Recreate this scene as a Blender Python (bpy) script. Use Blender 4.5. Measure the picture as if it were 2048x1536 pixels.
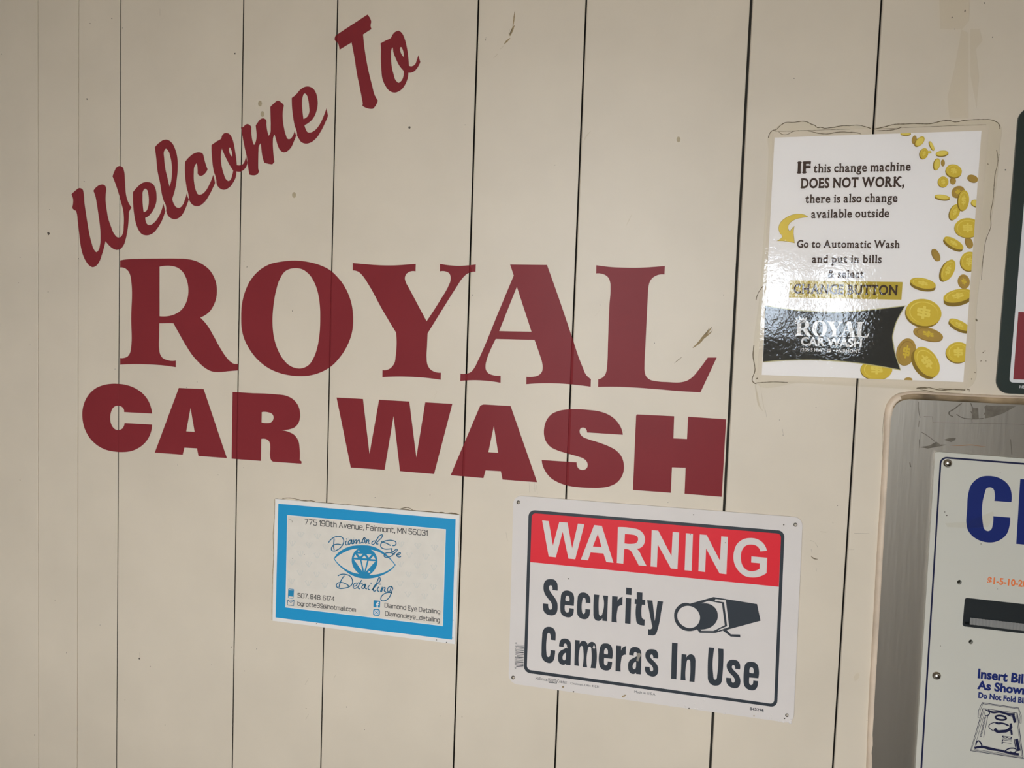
import bpy, bmesh, math, random
from mathutils import Matrix, Vector

for o in list(bpy.data.objects):
    bpy.data.objects.remove(o)
SC = bpy.context.scene
COL = SC.collection
R = random.Random(7)

# ------------------------------------------------------------------ camera
# the wall is the plane y = 0 (x right, z up); the camera stands in front of it at -y
FPX = 1540.0                       # focal length in pixels of the 2048 px wide frame
DIST = 0.965                       # camera to wall
CZ = 1.45                          # camera height
AX = (0.97596711, 0.04843973, -0.21246596)     # world x in camera axes (right, down, forward)
AD = (-0.03635944, 0.99751164, 0.06040295)     # world down in camera axes
AN = (0.21486317, -0.05122615, 0.9752998)      # into the wall in camera axes
cam = bpy.data.cameras.new('camera')
cam.sensor_width = 36.0
cam.lens = FPX / 2048 * 36
cam.clip_start = 0.02
cam_o = bpy.data.objects.new('camera', cam)
COL.objects.link(cam_o)
cam_o.matrix_world = Matrix(((AX[0], -AX[1], -AX[2], 0.0),
                             (AN[0], -AN[1], -AN[2], -DIST),
                             (-AD[0], AD[1], AD[2], CZ),
                             (0, 0, 0, 1)))
SC.camera = cam_o

# ------------------------------------------------------------------ light and exposure
SC.view_settings.view_transform = 'Standard'
SC.view_settings.look = 'None'
SC.view_settings.gamma = 1
SC.view_settings.use_curve_mapping = False
SC.view_settings.exposure = 1.53

world = bpy.data.worlds.new('overcast_sky')
SC.world = world
world.use_nodes = True
nt = world.node_tree
nt.nodes.clear()
wo = nt.nodes.new('ShaderNodeOutputWorld')
bg = nt.nodes.new('ShaderNodeBackground')
tc = nt.nodes.new('ShaderNodeTexCoord')
sx = nt.nodes.new('ShaderNodeSeparateXYZ')
rmp = nt.nodes.new('ShaderNodeValToRGB')
rmp.color_ramp.elements[0].position = 0.0
rmp.color_ramp.elements[0].color = (0.93, 0.96, 1.0, 1)
rmp.color_ramp.elements[1].position = 0.6
rmp.color_ramp.elements[1].color = (1.0, 1.0, 1.0, 1)
bg.inputs['Strength'].default_value = 4.2
nt.links.new(tc.outputs['Generated'], sx.inputs[0])
nt.links.new(sx.outputs['Z'], rmp.inputs[0])
nt.links.new(rmp.outputs['Color'], bg.inputs['Color'])
nt.links.new(bg.outputs[0], wo.inputs[0])

RW = -1.9                                     # the opposite wall of the room
XL = -1.04                                    # dark left wall, added just outside the frame to shade the left side
OPENINGS = [(-0.68, 0.13, 0.95, 2.12), (0.24, 0.388, 1.505, 1.74), (0.456, 0.588, 1.47, 1.74)]
for (x0, x1, z0, z1) in OPENINGS:             # portals only guide the sky light through the openings
    l = bpy.data.lights.new('window_portal', 'AREA')
    l.shape = 'RECTANGLE'
    l.size = x1 - x0
    l.size_y = z1 - z0
    l.cycles.is_portal = True
    lo = bpy.data.objects.new('window_portal', l)
    COL.objects.link(lo)
    lo.location = ((x0 + x1) / 2, RW - 0.06, (z0 + z1) / 2)
    lo.rotation_euler = (math.pi / 2, 0, 0)   # faces +y, into the room


# ------------------------------------------------------------------ helpers
def W(px, py, d=0.0):
    """photo pixel -> (x, z) on the plane d metres in front of the wall"""
    a, b = px - 1024.0, py - 768.0
    n = AN[0] * a + AN[1] * b + AN[2] * FPX
    u = (AX[0] * a + AX[1] * b + AX[2] * FPX) / n
    v = -(AD[0] * a + AD[1] * b + AD[2] * FPX) / n
    return (u * (DIST - d), CZ + v * (DIST - d))


def lin(c):
    c = c / 255.0
    return c / 12.92 if c <= 0.04045 else ((c + 0.055) / 1.055) ** 2.4


def mat(name, col, rough=0.5, spec=0.5, metal=0.0, mottle=0.0, mscale=30.0, bump=0.0, bscale=200.0, stretch=None, clear=0.0):
    m = bpy.data.materials.new(name)
    m.use_nodes = True
    t = m.node_tree
    p = t.nodes['Principled BSDF']
    p.inputs['Base Color'].default_value = (*col, 1)
    p.inputs['Roughness'].default_value = rough
    p.inputs['Specular IOR Level'].default_value = spec
    p.inputs['Metallic'].default_value = metal
    if clear:
        p.inputs['Coat Weight'].default_value = clear
        p.inputs['Coat Roughness'].default_value = 0.05
    if mottle or bump:
        tcn = t.nodes.new('ShaderNodeTexCoord')
        mp = t.nodes.new('ShaderNodeMapping')
        geo = t.nodes.new('ShaderNodeNewGeometry')
        t.links.new(geo.outputs['Position'], mp.inputs['Vector'])
        if stretch:
            mp.inputs['Scale'].default_value = stretch
    if mottle:
        nz = t.nodes.new('ShaderNodeTexNoise')
        nz.inputs['Scale'].default_value = mscale
        nz.inputs['Detail'].default_value = 5
        t.links.new(mp.outputs[0], nz.inputs['Vector'])
        cr = t.nodes.new('ShaderNodeValToRGB')
        cr.color_ramp.elements[0].position = 0.3
        cr.color_ramp.elements[1].position = 0.7
        cr.color_ramp.elements[0].color = (*[c * (1 - mottle) for c in col], 1)
        cr.color_ramp.elements[1].color = (*[min(1, c * (1 + mottle * 0.5)) for c in col], 1)
        t.links.new(nz.outputs['Fac'], cr.inputs[0])
        t.links.new(cr.outputs[0], p.inputs['Base Color'])
    if bump:
        nb = t.nodes.new('ShaderNodeTexNoise')
        nb.inputs['Scale'].default_value = bscale
        nb.inputs['Detail'].default_value = 3
        t.links.new(mp.outputs[0], nb.inputs['Vector'])
        bn = t.nodes.new('ShaderNodeBump')
        bn.inputs['Strength'].default_value = bump
        bn.inputs['Distance'].default_value = 0.001
        t.links.new(nb.outputs['Fac'], bn.inputs['Height'])
        t.links.new(bn.outputs[0], p.inputs['Normal'])
    return m


def film_mat(name, tint, rough, gloss, bumps, ior=1.5):
    """clear plastic film: lets light straight through, mirrors by Fresnel, wrinkled"""
    m = bpy.data.materials.new(name)
    m.use_nodes = True
    t = m.node_tree
    t.nodes.clear()
    out = t.nodes.new('ShaderNodeOutputMaterial')
    tr = t.nodes.new('ShaderNodeBsdfTransparent')
    tr.inputs[0].default_value = (*tint, 1)
    gl = t.nodes.new('ShaderNodeBsdfGlossy')
    gl.inputs['Roughness'].default_value = rough
    gl.inputs['Color'].default_value = (gloss, gloss, gloss, 1)
    fr = t.nodes.new('ShaderNodeFresnel')
    fr.inputs['IOR'].default_value = ior
    mx = t.nodes.new('ShaderNodeMixShader')
    t.links.new(fr.outputs[0], mx.inputs[0])
    t.links.new(tr.outputs[0], mx.inputs[1])
    t.links.new(gl.outputs[0], mx.inputs[2])
    t.links.new(mx.outputs[0], out.inputs[0])
    geo = t.nodes.new('ShaderNodeNewGeometry')
    last = None
    for (sc, st, dist) in bumps:
        nz = t.nodes.new('ShaderNodeTexNoise')
        nz.inputs['Scale'].default_value = sc
        nz.inputs['Detail'].default_value = 2
        t.links.new(geo.outputs['Position'], nz.inputs['Vector'])
        bn = t.nodes.new('ShaderNodeBump')
        bn.inputs['Strength'].default_value = st
        bn.inputs['Distance'].default_value = dist
        t.links.new(nz.outputs['Fac'], bn.inputs['Height'])
        if last:
            t.links.new(last.outputs[0], bn.inputs['Normal'])
        last = bn
    if last:
        t.links.new(last.outputs[0], gl.inputs['Normal'])
    return m


def tag(o, label=None, cat=None, group=None, kind=None):
    if label:
        o['label'] = label
    if cat:
        o['category'] = cat
    if group:
        o['group'] = group
    if kind:
        o['kind'] = kind
    return o


def thing(name, label, cat, loc, group=None):
    o = bpy.data.objects.new(name, None)
    o.empty_display_size = 0.02
    COL.objects.link(o)
    o.location = loc
    return tag(o, label, cat, group)


def wloc(o):
    v = Vector(o.location)
    while o.parent:
        o = o.parent
        v = v + Vector(o.location)
    return v


def mk(name, verts, faces, mats, parent=None, fm=None, smooth=False):
    """ONE mesh object; verts in world coordinates"""
    me = bpy.data.meshes.new(name)
    lo = Vector((min(v[0] for v in verts), min(v[1] for v in verts), min(v[2] for v in verts)))
    hi = Vector((max(v[0] for v in verts), max(v[1] for v in verts), max(v[2] for v in verts)))
    c = (lo + hi) / 2
    me.from_pydata([Vector(v) - c for v in verts], [], faces)
    for m in (mats if isinstance(mats, (list, tuple)) else [mats]):
        me.materials.append(m)
    if fm:
        me.polygons.foreach_set('material_index', fm)
    if smooth:
        me.polygons.foreach_set('use_smooth', [True] * len(me.polygons))
    me.update()
    o = bpy.data.objects.new(name, me)
    COL.objects.link(o)
    if parent:
        o.parent = parent
        o.location = c - wloc(parent)
    else:
        o.location = c
    return o


def L(ox, oy, s, txt):
    """outline loops: 'x,y x,y*' in the grid of a s-times enlargement whose corner is (ox, oy); * = corner; | = next loop"""
    res = []
    for part in txt.split('|'):
        lp = []
        for tk in part.split():
            k = tk.endswith('*')
            x, y = tk.rstrip('*').split(',')
            lp.append((ox + float(x) / s, oy + float(y) / s, k))
        res.append(lp)
    return res


def smooth(lp, closed=True, step=2.6):
    """interpolate a loop with corners into a dense polyline"""
    n = len(lp)
    out = []
    tang = []
    for i, (x, y, k) in enumerate(lp):
        if k or (not closed and i in (0, n - 1)):
            tang.append(None)
            continue
        a, b = lp[i - 1], lp[(i + 1) % n]
        da = math.hypot(x - a[0], y - a[1]) or 1e-6
        db = math.hypot(b[0] - x, b[1] - y) or 1e-6
        tx = (x - a[0]) / da / da + (b[0] - x) / db / db
        ty = (y - a[1]) / da / da + (b[1] - y) / db / db
        q = math.hypot(tx, ty) or 1e-9
        tang.append((tx / q, ty / q))
    for i in range(n if closed else n - 1):
        x0, y0, _ = lp[i]
        x1, y1, _ = lp[(i + 1) % n]
        dx, dy = x1 - x0, y1 - y0
        ln = math.hypot(dx, dy)
        if ln < 1e-6:
            continue
        t0, t1 = tang[i], tang[(i + 1) % n]
        if t0 is None and t1 is None:
            out.append((x0, y0))
            continue
        ch = (dx / ln, dy / ln)
        if t0 is None:                       # mirror the far tangent for a clean arc out of a corner
            q = t1[0] * ch[0] + t1[1] * ch[1]
            t0 = (2 * q * ch[0] - t1[0], 2 * q * ch[1] - t1[1]) if q > 0.3 else ch
        elif t1 is None:
            q = t0[0] * ch[0] + t0[1] * ch[1]
            t1 = (2 * q * ch[0] - t0[0], 2 * q * ch[1] - t0[1]) if q > 0.3 else ch
        m = max(2, min(14, int(ln / step)))
        for j in range(m):
            t = j / m
            h00 = 2 * t ** 3 - 3 * t * t + 1
            h10 = t ** 3 - 2 * t * t + t
            h01 = -2 * t ** 3 + 3 * t * t
            h11 = t ** 3 - t * t
            out.append((h00 * x0 + h10 * ln * t0[0] + h01 * x1 + h11 * ln * t1[0],
                        h00 * y0 + h10 * ln * t0[1] + h01 * y1 + h11 * ln * t1[1]))
    if not closed:
        out.append((lp[-1][0], lp[-1][1]))
    return out


def fill(loops, th):
    """fill 2D loops (holes by even-odd) and give them a thickness -> verts (x, y, z), faces"""
    cu = bpy.data.curves.new('tmp', 'CURVE')
    cu.dimensions = '2D'
    cu.fill_mode = 'BOTH'
    cu.extrude = th / 2
    for lp in loops:
        sp = cu.splines.new('POLY')
        sp.points.add(len(lp) - 1)
        for p, (x, y) in zip(sp.points, lp):
            p.co = (x, y, 0, 1)
        sp.use_cyclic_u = True
    ob = bpy.data.objects.new('tmp', cu)
    COL.objects.link(ob)
    dg = bpy.context.evaluated_depsgraph_get()
    me = bpy.data.meshes.new_from_object(ob.evaluated_get(dg))
    vs = [v.co[:] for v in me.vertices]
    fs = [tuple(p.vertices) for p in me.polygons]
    bpy.data.objects.remove(ob)
    bpy.data.curves.remove(cu)
    bpy.data.meshes.remove(me)
    return vs, fs


def flat(name, loops, d, th, m, parent=None, sm=True):
    """a flat piece parallel to the wall, front face d in front of it, th thick; loops in photo pixels"""
    pts = []
    for lp in loops:
        q = smooth(lp) if sm else [(p[0], p[1]) for p in lp]
        pts.append([W(x, y, d) for x, y in q])
    vs, fs = fill(pts, th)
    return mk(name, [(x, -(d - th / 2 + z), y) for x, y, z in vs], fs, m, parent)


def rrect(c, r, n=6):
    """rounded quad from 4 pixel corners (TL, TR, BR, BL), radius r in pixels"""
    out = []
    for i in range(4):
        p, a, b = c[i], c[i - 1], c[(i + 1) % 4]
        da = math.hypot(a[0] - p[0], a[1] - p[1])
        db = math.hypot(b[0] - p[0], b[1] - p[1])
        A = (p[0] + (a[0] - p[0]) * r / da, p[1] + (a[1] - p[1]) * r / da)
        B = (p[0] + (b[0] - p[0]) * r / db, p[1] + (b[1] - p[1]) * r / db)
        for j in range(n + 1):
            t = j / n
            # circle-like blend
            w0, w1, w2 = (1 - t) ** 2, 2 * t * (1 - t) * 0.7071, t * t
            q = w0 + w1 + w2
            out.append(((A[0] * w0 + p[0] * w1 + B[0] * w2) / q, (A[1] * w0 + p[1] * w1 + B[1] * w2) / q, True))
    return out


def circ(cx, cy, rx, ry=None, n=24, rot=0.0):
    ry = rx if ry is None else ry
    c, s = math.cos(rot), math.sin(rot)
    return [(cx + rx * math.cos(a) * c - ry * math.sin(a) * s, cy + rx * math.cos(a) * s + ry * math.sin(a) * c, True)
            for a in [2 * math.pi * i / n for i in range(n)]]


def strokes(name, lines, wd, d, m, parent=None, step=1.2, taper=False):
    """ink lines: each a list of (x, y[, k]) pixels, wd pixels wide (or (line, width)); one flat ribbon mesh"""
    vs, fs = [], []
    for il, ln in enumerate(lines):
        w = wd
        dd = d + 0.000003 * (il % 9)
        if isinstance(ln, tuple):
            ln, w = ln
        ln = [(p[0], p[1], p[2] if len(p) > 2 else False) for p in ln]
        q = smooth(ln, False, step)
        q = [p for i, p in enumerate(q) if i == 0 or math.hypot(p[0] - q[i - 1][0], p[1] - q[i - 1][1]) > 1e-3]
        if len(q) < 2:
            continue
        k0 = len(vs)
        n = len(q)
        for i, (x, y) in enumerate(q):
            a, b = q[max(0, i - 1)], q[min(n - 1, i + 1)]
            tx, ty = b[0] - a[0], b[1] - a[1]
            g = math.hypot(tx, ty) or 1e-6
            ww = w
            if taper:
                ww = w * (0.25 + 0.75 * math.sin(math.pi * i / (n - 1)))
            nx, ny = -ty / g * ww / 2, tx / g * ww / 2
            if i == 0:
                x, y = x - tx / g * ww * 0.3, y - ty / g * ww * 0.3
            if i == n - 1:
                x, y = x + tx / g * ww * 0.3, y + ty / g * ww * 0.3
            for sgn in (1, -1):
                X, Z = W(x + nx * sgn, y + ny * sgn, dd)
                vs.append((X, -dd, Z))
        for i in range(n - 1):
            fs.append((k0 + 2 * i, k0 + 2 * i + 2, k0 + 2 * i + 3, k0 + 2 * i + 1))
    return mk(name, vs, fs, m, parent)


GLY = {}
SER = {  # slab serif bars: (x0, x1, y0, y1) in font units
    'h': [(0, .22, 0, .07), (.28, .5, 0, .07), (-.02, .1, .61, .682)], 'n': [(0, .22, 0, .07), (.28, .5, 0, .07), (-.02, .1, .38, .449)],
    'm': [(0, .22, 0, .07), (.3, .47, 0, .07), (.56, .78, 0, .07), (-.02, .1, .38, .449)], 'i': [(-.01, .23, 0, .07), (-.03, .12, .38, .449)],
    'l': [(0, .23, 0, .07), (-.02, .12, .61, .682)], 'r': [(0, .26, 0, .07), (-.02, .12, .38, .449)],
    'd': [(.4, .52, 0, .07), (.27, .42, .61, .682)], 'b': [(-.03, .12, .61, .682)],
    'u': [(.4, .52, 0, .07), (-.03, .12, .38, .449), (.26, .4, .38, .449)], 'p': [(-.02, .23, -.23, -.16), (-.03, .1, .38, .449)],
    'v': [(-.05, .16, .39, .449), (.28, .49, .39, .449)], 'a': [(.33, .46, 0, .07)], 'k': [(0, .2, 0, .07)],
    'I': [(0, .25, 0, .07), (0, .25, .612, .682)], 'F': [(0, .27, 0, .07), (0, .1, .612, .682), (.4, .46, .5, .682)],
    'T': [(.17, .44, 0, .07), (0, .06, .5, .682), (.545, .605, .5, .682)], 'D': [(0, .12, 0, .07), (0, .12, .612, .682)],
    'E': [(0, .12, 0, .07), (0, .12, .612, .682), (.42, .48, .5, .682), (.43, .49, 0, .18)],
    'N': [(0, .22, 0, .07), (0, .12, .612, .682), (.56, .78, .612, .682)], 'R': [(0, .25, 0, .07), (0, .12, .612, .682), (.55, .7, 0, .07)],
    'K': [(0, .25, 0, .07), (0, .25, .612, .682), (.5, .72, .612, .682), (.54, .74, 0, .07)],
    'W': [(-.06, .17, .612, .682), (.42, .62, .612, .682), (.88, 1.1, .612, .682)], 'A': [(-.06, .17, 0, .07), (.5, .74, 0, .07)],
    'B': [(0, .12, 0, .07), (0, .12, .612, .682)], 'U': [(-.02, .22, .612, .682), (.46, .72, .612, .682)],
    'H': [(0, .26, 0, .07), (0, .26, .612, .682), (.5, .76, 0, .07), (.5, .76, .612, .682)],
    'C': [(.52, .58, .5, .69)], 'G': [(.55, .61, .5, .69)], 'S': [(.37, .43, .5, .69), (.02, .08, 0, .18)],
    'c': [(.35, .41, .3, .44)], 's': [(.28, .33, .32, .45), (.02, .07, 0, .13)],
}


def glyphs(body, bold=0.0, space=None):
    """filled outline of a line of text from the built-in face: 2D verts, faces"""
    key = (body, bold, space)
    if key in GLY:
        return GLY[key]
    cu = bpy.data.curves.new('tmp', 'FONT')
    cu.body = body
    cu.offset = bold
    cu.resolution_u = 3
    if space:
        cu.space_character = space
    ob = bpy.data.objects.new('tmp', cu)
    COL.objects.link(ob)
    dg = bpy.context.evaluated_depsgraph_get()
    me = bpy.data.meshes.new_from_object(ob.evaluated_get(dg))
    vs = [(v.co.x, v.co.y) for v in me.vertices]
    fs = [tuple(p.vertices) for p in me.polygons]
    bpy.data.objects.remove(ob)
    bpy.data.curves.remove(cu)
    bpy.data.meshes.remove(me)
    GLY[key] = (vs, fs)
    return vs, fs


def serif_line(body, bold):
    vs, fs = [], []
    x = 0.0
    for ch in body:
        if ch == ' ':
            x += 0.26
            continue
        gv, gf = glyphs(ch, bold)
        k = len(vs)
        hi = max(p[0] for p in gv)
        lo = min(p[0] for p in gv)
        bars = SER.get(ch, [])
        lo2 = min([lo] + [b[0] for b in bars])
        hi2 = max([hi] + [b[1] for b in bars])
        x -= lo2
        vs += [(p[0] + x, p[1]) for p in gv]
        fs += [tuple(i + k for i in f) for f in gf]
        for (a, b, c, e) in bars:
            k = len(vs)
            vs += [(a + x, c, 1), (b + x, c, 1), (b + x, e, 1), (a + x, e, 1)]
            fs.append((k, k + 1, k + 2, k + 3))
        x += hi2 + 0.045
    return vs, fs


def put(name, g, p0, p1, h, d, m, parent, cap=0.682, lean=0.0):
    """set 2D artwork (baseline y = 0, height cap) on the baseline p0 -> p1 (photo pixels), h pixels high"""
    vs, fs = g
    x0 = min(v[0] for v in vs)
    x1 = max(v[0] for v in vs)
    A = Vector(W(*p0, d))
    B = Vector(W(*p1, d))
    e = (B - A)
    ex = e.normalized()
    ey = Vector((-ex.y, ex.x))
    H = (Vector(W(p0[0], p0[1] - h, d)) - A).length
    out = []
    for v in vs:
        x, y = v[0], v[1]
        q = A + e * ((x - x0) / (x1 - x0)) + (ey + ex * lean) * (y / cap * H)
        out.append((q.x, -d - (0.000004 if len(v) > 2 else 0), q.y))
    return mk(name, out, fs, m, parent)


def text(name, body, p0, p1, h, d, m, parent, bold=0.0, serif=False, cap=0.682, space=None, lean=0.0):
    return put(name, serif_line(body, bold) if serif else glyphs(body, bold, space), p0, p1, h, d, m, parent, cap, lean)


def join2(*gs):
    vs, fs = [], []
    for v, f in gs:
        k = len(vs)
        vs += v
        fs += [tuple(i + k for i in q) for q in f]
    return vs, fs


def box(name, x0, x1, y0, y1, z0, z1, m, parent=None):
    v = [(x, y, z) for x in (x0, x1) for y in (y0, y1) for z in (z0, z1)]
    f = [(0, 1, 3, 2), (4, 6, 7, 5), (0, 4, 5, 1), (2, 3, 7, 6), (0, 2, 6, 4), (1, 5, 7, 3)]
    return mk(name, v, f, m, parent)


def tube(name, line, rads, m, parent=None, ns=10, squash=1.0, closed=False, base=0.0):
    """bead along a 3D polyline [(x, y, z)]: half-round profile lying on the wall"""
    vs, fs = [], []
    n = len(line)
    for i, p in enumerate(line):
        a = line[max(0, i - 1)]
        b = line[min(n - 1, i + 1)]
        t = Vector((b[0] - a[0], 0, b[2] - a[2])).normalized()
        nrm = Vector((-t.z, 0, t.x))
        r = rads[i] if isinstance(rads, (list, tuple)) else rads
        for j in range(ns + 1):
            th = math.pi * j / ns
            q = Vector(p) + nrm * (r * math.cos(th)) + Vector((0, -1, 0)) * (r * squash * math.sin(th))
            vs.append(q[:])
    for i in range(n - 1):
        for j in range(ns):
            a = i * (ns + 1) + j
            fs.append((a, a + ns + 1, a + ns + 2, a + 1))
    return mk(name, vs, fs, m, parent, smooth=True)


# ------------------------------------------------------------------ materials
M_WALL = mat('painted_steel_siding', (0.70, 0.617, 0.497), 0.42, 0.4, mottle=0.05, mscale=9, bump=0.03, bscale=60)
M_GAP = mat('dark_panel_gap', (0.05, 0.045, 0.035), 0.8, 0.2)
M_VINYL = mat('dark_red_vinyl', (0.235, 0.031, 0.037), 0.30, 0.06, mottle=0.05, mscale=14)
M_PLATE = mat('white_sign_enamel', (0.72, 0.67, 0.635), 0.35, 0.2, mottle=0.03, mscale=18)
M_INK = mat('charcoal_sign_ink', (0.042, 0.05, 0.06), 0.35, 0.2)
M_SIGNRED = mat('sign_red', (0.76, 0.03, 0.045), 0.35, 0.2)
M_CARD = mat('white_card', (0.80, 0.78, 0.75), 0.4, 0.2)
M_CREAM = mat('cream_card_print', (0.74, 0.69, 0.61), 0.4, 0.2, mottle=0.04, mscale=60)
M_FAINT = mat('faint_grey_print', (0.66, 0.64, 0.58), 0.4, 0.2)
M_BLUE = mat('card_blue', (0.022, 0.31, 0.60), 0.35, 0.2)
M_LOGO = mat('logo_blue', (0.025, 0.25, 0.46), 0.38, 0.2)
M_SCRIPT = mat('script_blue', (0.022, 0.15, 0.28), 0.4, 0.2)
M_GREYTXT = mat('grey_print', (0.06, 0.058, 0.056), 0.4, 0.4)
M_PAPER = mat('notice_paper', (0.86, 0.835, 0.83), 0.6, 0.2)
M_BROWN = mat('brown_print', (0.06, 0.035, 0.027), 0.6, 0.2)
M_GOLDBAR = mat('mustard_print', (0.52, 0.40, 0.055), 0.6, 0.2)
M_ARROW = mat('yellow_print', (0.75, 0.58, 0.11), 0.6, 0.2)
M_ARROWLINE = mat('ochre_print', (0.42, 0.31, 0.09), 0.6, 0.2)
M_BANNER = mat('black_print', (0.022, 0.023, 0.021), 0.5, 0.2)
M_PALEGOLD = mat('pale_gold_print', (0.52, 0.48, 0.25), 0.6, 0.2)
M_WHITEPRINT = mat('white_print', (0.74, 0.73, 0.72), 0.6, 0.2)
M_COIN = mat('gold_coin_print', (0.66, 0.49, 0.055), 0.6, 0.2)
M_COINLIGHT = mat('light_gold_print', (0.78, 0.64, 0.13), 0.6, 0.2)
M_COINEDGE = mat('coin_edge_print', (0.27, 0.175, 0.025), 0.6, 0.2)
M_COINTAN = mat('tan_coin_print', (0.44, 0.285, 0.06), 0.6, 0.2)
M_COINTAN2 = mat('dark_tan_print', (0.31, 0.19, 0.045), 0.6, 0.2)
M_FILM = film_mat('laminate_film', (0.985, 0.98, 0.97), 0.02, 1.0, [(22, 1.0, 0.00034), (260, 1.0, 0.00012)], 1.45)
M_ADH = film_mat('clear_adhesive', (0.985, 0.98, 0.962), 0.25, 0.5, [(90, 0.3, 0.0002)], 1.2)
M_DIRT = mat('brown_dirt', (0.21, 0.165, 0.105), 0.8, 0.2, mottle=0.3, mscale=120)
M_CHIPSHADE = mat('dark_chip_and_shade', (0.11, 0.095, 0.075), 0.8, 0.2)
M_SCUFF = mat('tan_scuff', (0.36, 0.265, 0.14), 0.7, 0.2, mottle=0.35, mscale=300)
M_TAPE = film_mat('old_tape_residue', (0.987, 0.98, 0.965), 0.5, 0.5, [], 1.15)
M_SMUDGE = film_mat('grey_smudge', (0.91, 0.895, 0.85), 0.5, 0.4, [], 1.15)
M_STEEL = mat('brushed_steel', (0.42, 0.385, 0.33), 0.38, 0.5, metal=0.85, mottle=0.09, mscale=14, bump=0.12, bscale=260, stretch=(1, 1, 0.08))
M_STEELDIRT = mat('grey_residue', (0.17, 0.15, 0.12), 0.85, 0.1, mottle=0.3, mscale=200)
M_RUST = mat('rust_streak', (0.36, 0.2, 0.1), 0.8, 0.2)
M_CAULK = mat('tan_caulk', (0.70, 0.57, 0.44), 0.5, 0.4, mottle=0.2, mscale=22, bump=0.4, bscale=260)
M_CAULKDIRTSHADE = mat('dirty_shaded_caulk', (0.36, 0.26, 0.15), 0.5, 0.4, mottle=0.6, mscale=90, bump=0.4, bscale=260, stretch=(0.35, 1, 1))
M_PANEL = mat('white_face_panel', (0.60, 0.585, 0.515), 0.3, 0.3, mottle=0.02, mscale=10)
M_PANELEDGE = mat('beige_panel_edge', (0.6, 0.56, 0.48), 0.4, 0.5)
M_NAVY = mat('navy_print', (0.014, 0.026, 0.15), 0.35, 0.2)
M_NAVYLINE = mat('dark_navy_line', (0.016, 0.018, 0.055), 0.35, 0.2)
M_ORANGE = mat('orange_print', (0.80, 0.20, 0.055), 0.4, 0.5)
M_BLACKPL = mat('black_plastic', (0.014, 0.018, 0.02), 0.4, 0.5)
M_HOLE = mat('dark_hole', (0.03, 0.028, 0.02), 0.9, 0.1)
M_TRAY = mat('ribbed_clear_tray', (0.30, 0.30, 0.29), 0.25, 0.6)
M_CHROME = mat('chrome_screw', (0.62, 0.58, 0.52), 0.22, 0.6, metal=1.0)
M_GREEN = mat('dark_green_frame', (0.021, 0.032, 0.027), 0.35, 0.5)
M_WHITE2 = mat('white_sign_face', (0.74, 0.74, 0.73), 0.4, 0.5)
M_RED2 = mat('dark_red_print', (0.24, 0.028, 0.035), 0.4, 0.5)
M_ROOM = mat('pale_room_paint', (0.62, 0.56, 0.45), 0.7, 0.2)
M_CEIL = mat('pale_ceiling', (0.46, 0.37, 0.24), 0.8, 0.2)
M_FLOOR = mat('grey_concrete', (0.13, 0.13, 0.127), 0.7, 0.3, mottle=0.2, mscale=3)
M_SIDE = mat('brown_shade_wall', (0.17, 0.14, 0.10), 0.7, 0.2)
M_TINT = film_mat('tinted_glass', (0.90, 0.95, 1.0), 0.02, 1.0, [])
M_ASPHALT = mat('pale_concrete_yard', (0.42, 0.42, 0.41), 0.9, 0.2, mottle=0.2, mscale=8)

# ------------------------------------------------------------------ the setting
CEIL = 2.32  # unseen ceiling, set low to darken the top of the wall
# panel joints: (x of joint centre, gap width, rounded right lip) in metres
J = [(-0.9645, .0006, .0008), (-0.8930, .0006, .0008), (-0.8217, .0009, .0010), (-0.6231, .0011, .0012), (-0.4808, .0012, .0012),
     (-0.2816, .0016, .0018), (-0.1395, .0017, .0018), (0.0625, .0029, .0020), (0.2101, .0022, .0022)]
JOINTS = [(x * DIST, w, b) for x, w, b in J]
EXTRA = [(.405, .0025, .0016), (.54, .0025, .0016), (.735, .0025, .0016), (.87, .0025, .0016), (1.07, .0025, .0016),
         (1.3, .002, .0014), (1.6, .002, .0014), (1.9, .002, .0014), (2.2, .002, .0014)]
prof = [(XL, 0.0, 0)]
for (x, w, b) in sorted(JOINTS + EXTRA):
    dp = 0.009 if w > .001 else (0.0022 if w > .0008 else 0.0014)
    kk = 1 if w > .0008 else 0
    a = x - w / 2
    c = x + w / 2
    prof += [(a - .0004, 0, 0), (a, .0003, kk), (a, dp, kk), (c, dp, kk), (c, min(dp, b * 1.1), 0)]
    for k in (1, 2, 3):
        th = math.pi / 2 * k / 4
        prof.append((c + b * (1 - math.cos(th)), min(dp, b * 1.1) * (1 - math.sin(th)), 0))
    prof.append((c + b, 0, 0))
prof.append((2.9, 0.0, 0))
vs, fs, fmi = [], [], []
prof = [(max(x, XL), y, k) for x, y, k in prof if x > XL - 0.14]
for (x, y, k) in prof:
    vs += [(x, y, 0.0), (x, y, CEIL)]
for i in range(len(prof) - 1):
    fs.append((2 * i, 2 * i + 2, 2 * i + 3, 2 * i + 1))
    fmi.append(1 if (prof[i][2] == 1) else 0)
wall = mk('wall_front', vs, fs, [M_WALL, M_GAP], fm=fmi)
wall['kind'] = 'structure'
bk = box('wall_front_core', XL, 2.9, 0.012, 0.12, 0, CEIL, M_ROOM, wall)
bk.name = 'backing'

tag(box('floor', XL - 0.1, 2.9, RW - 0.1, 0.12, -0.1, 0.0, M_FLOOR), kind='structure')
tag(box('ceiling', XL - 0.1, 2.9, RW - 0.1, 0.12, CEIL, CEIL + 0.1, M_CEIL), kind='structure')
tag(box('shade_wall_left', XL - 0.1, XL, RW - 0.1, 0.12, 0, CEIL, M_SIDE), kind='structure')
tag(box('wall_right', 2.9, 3.0, RW - 0.1, 0.12, 0, CEIL, M_ROOM), kind='structure')
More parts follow.
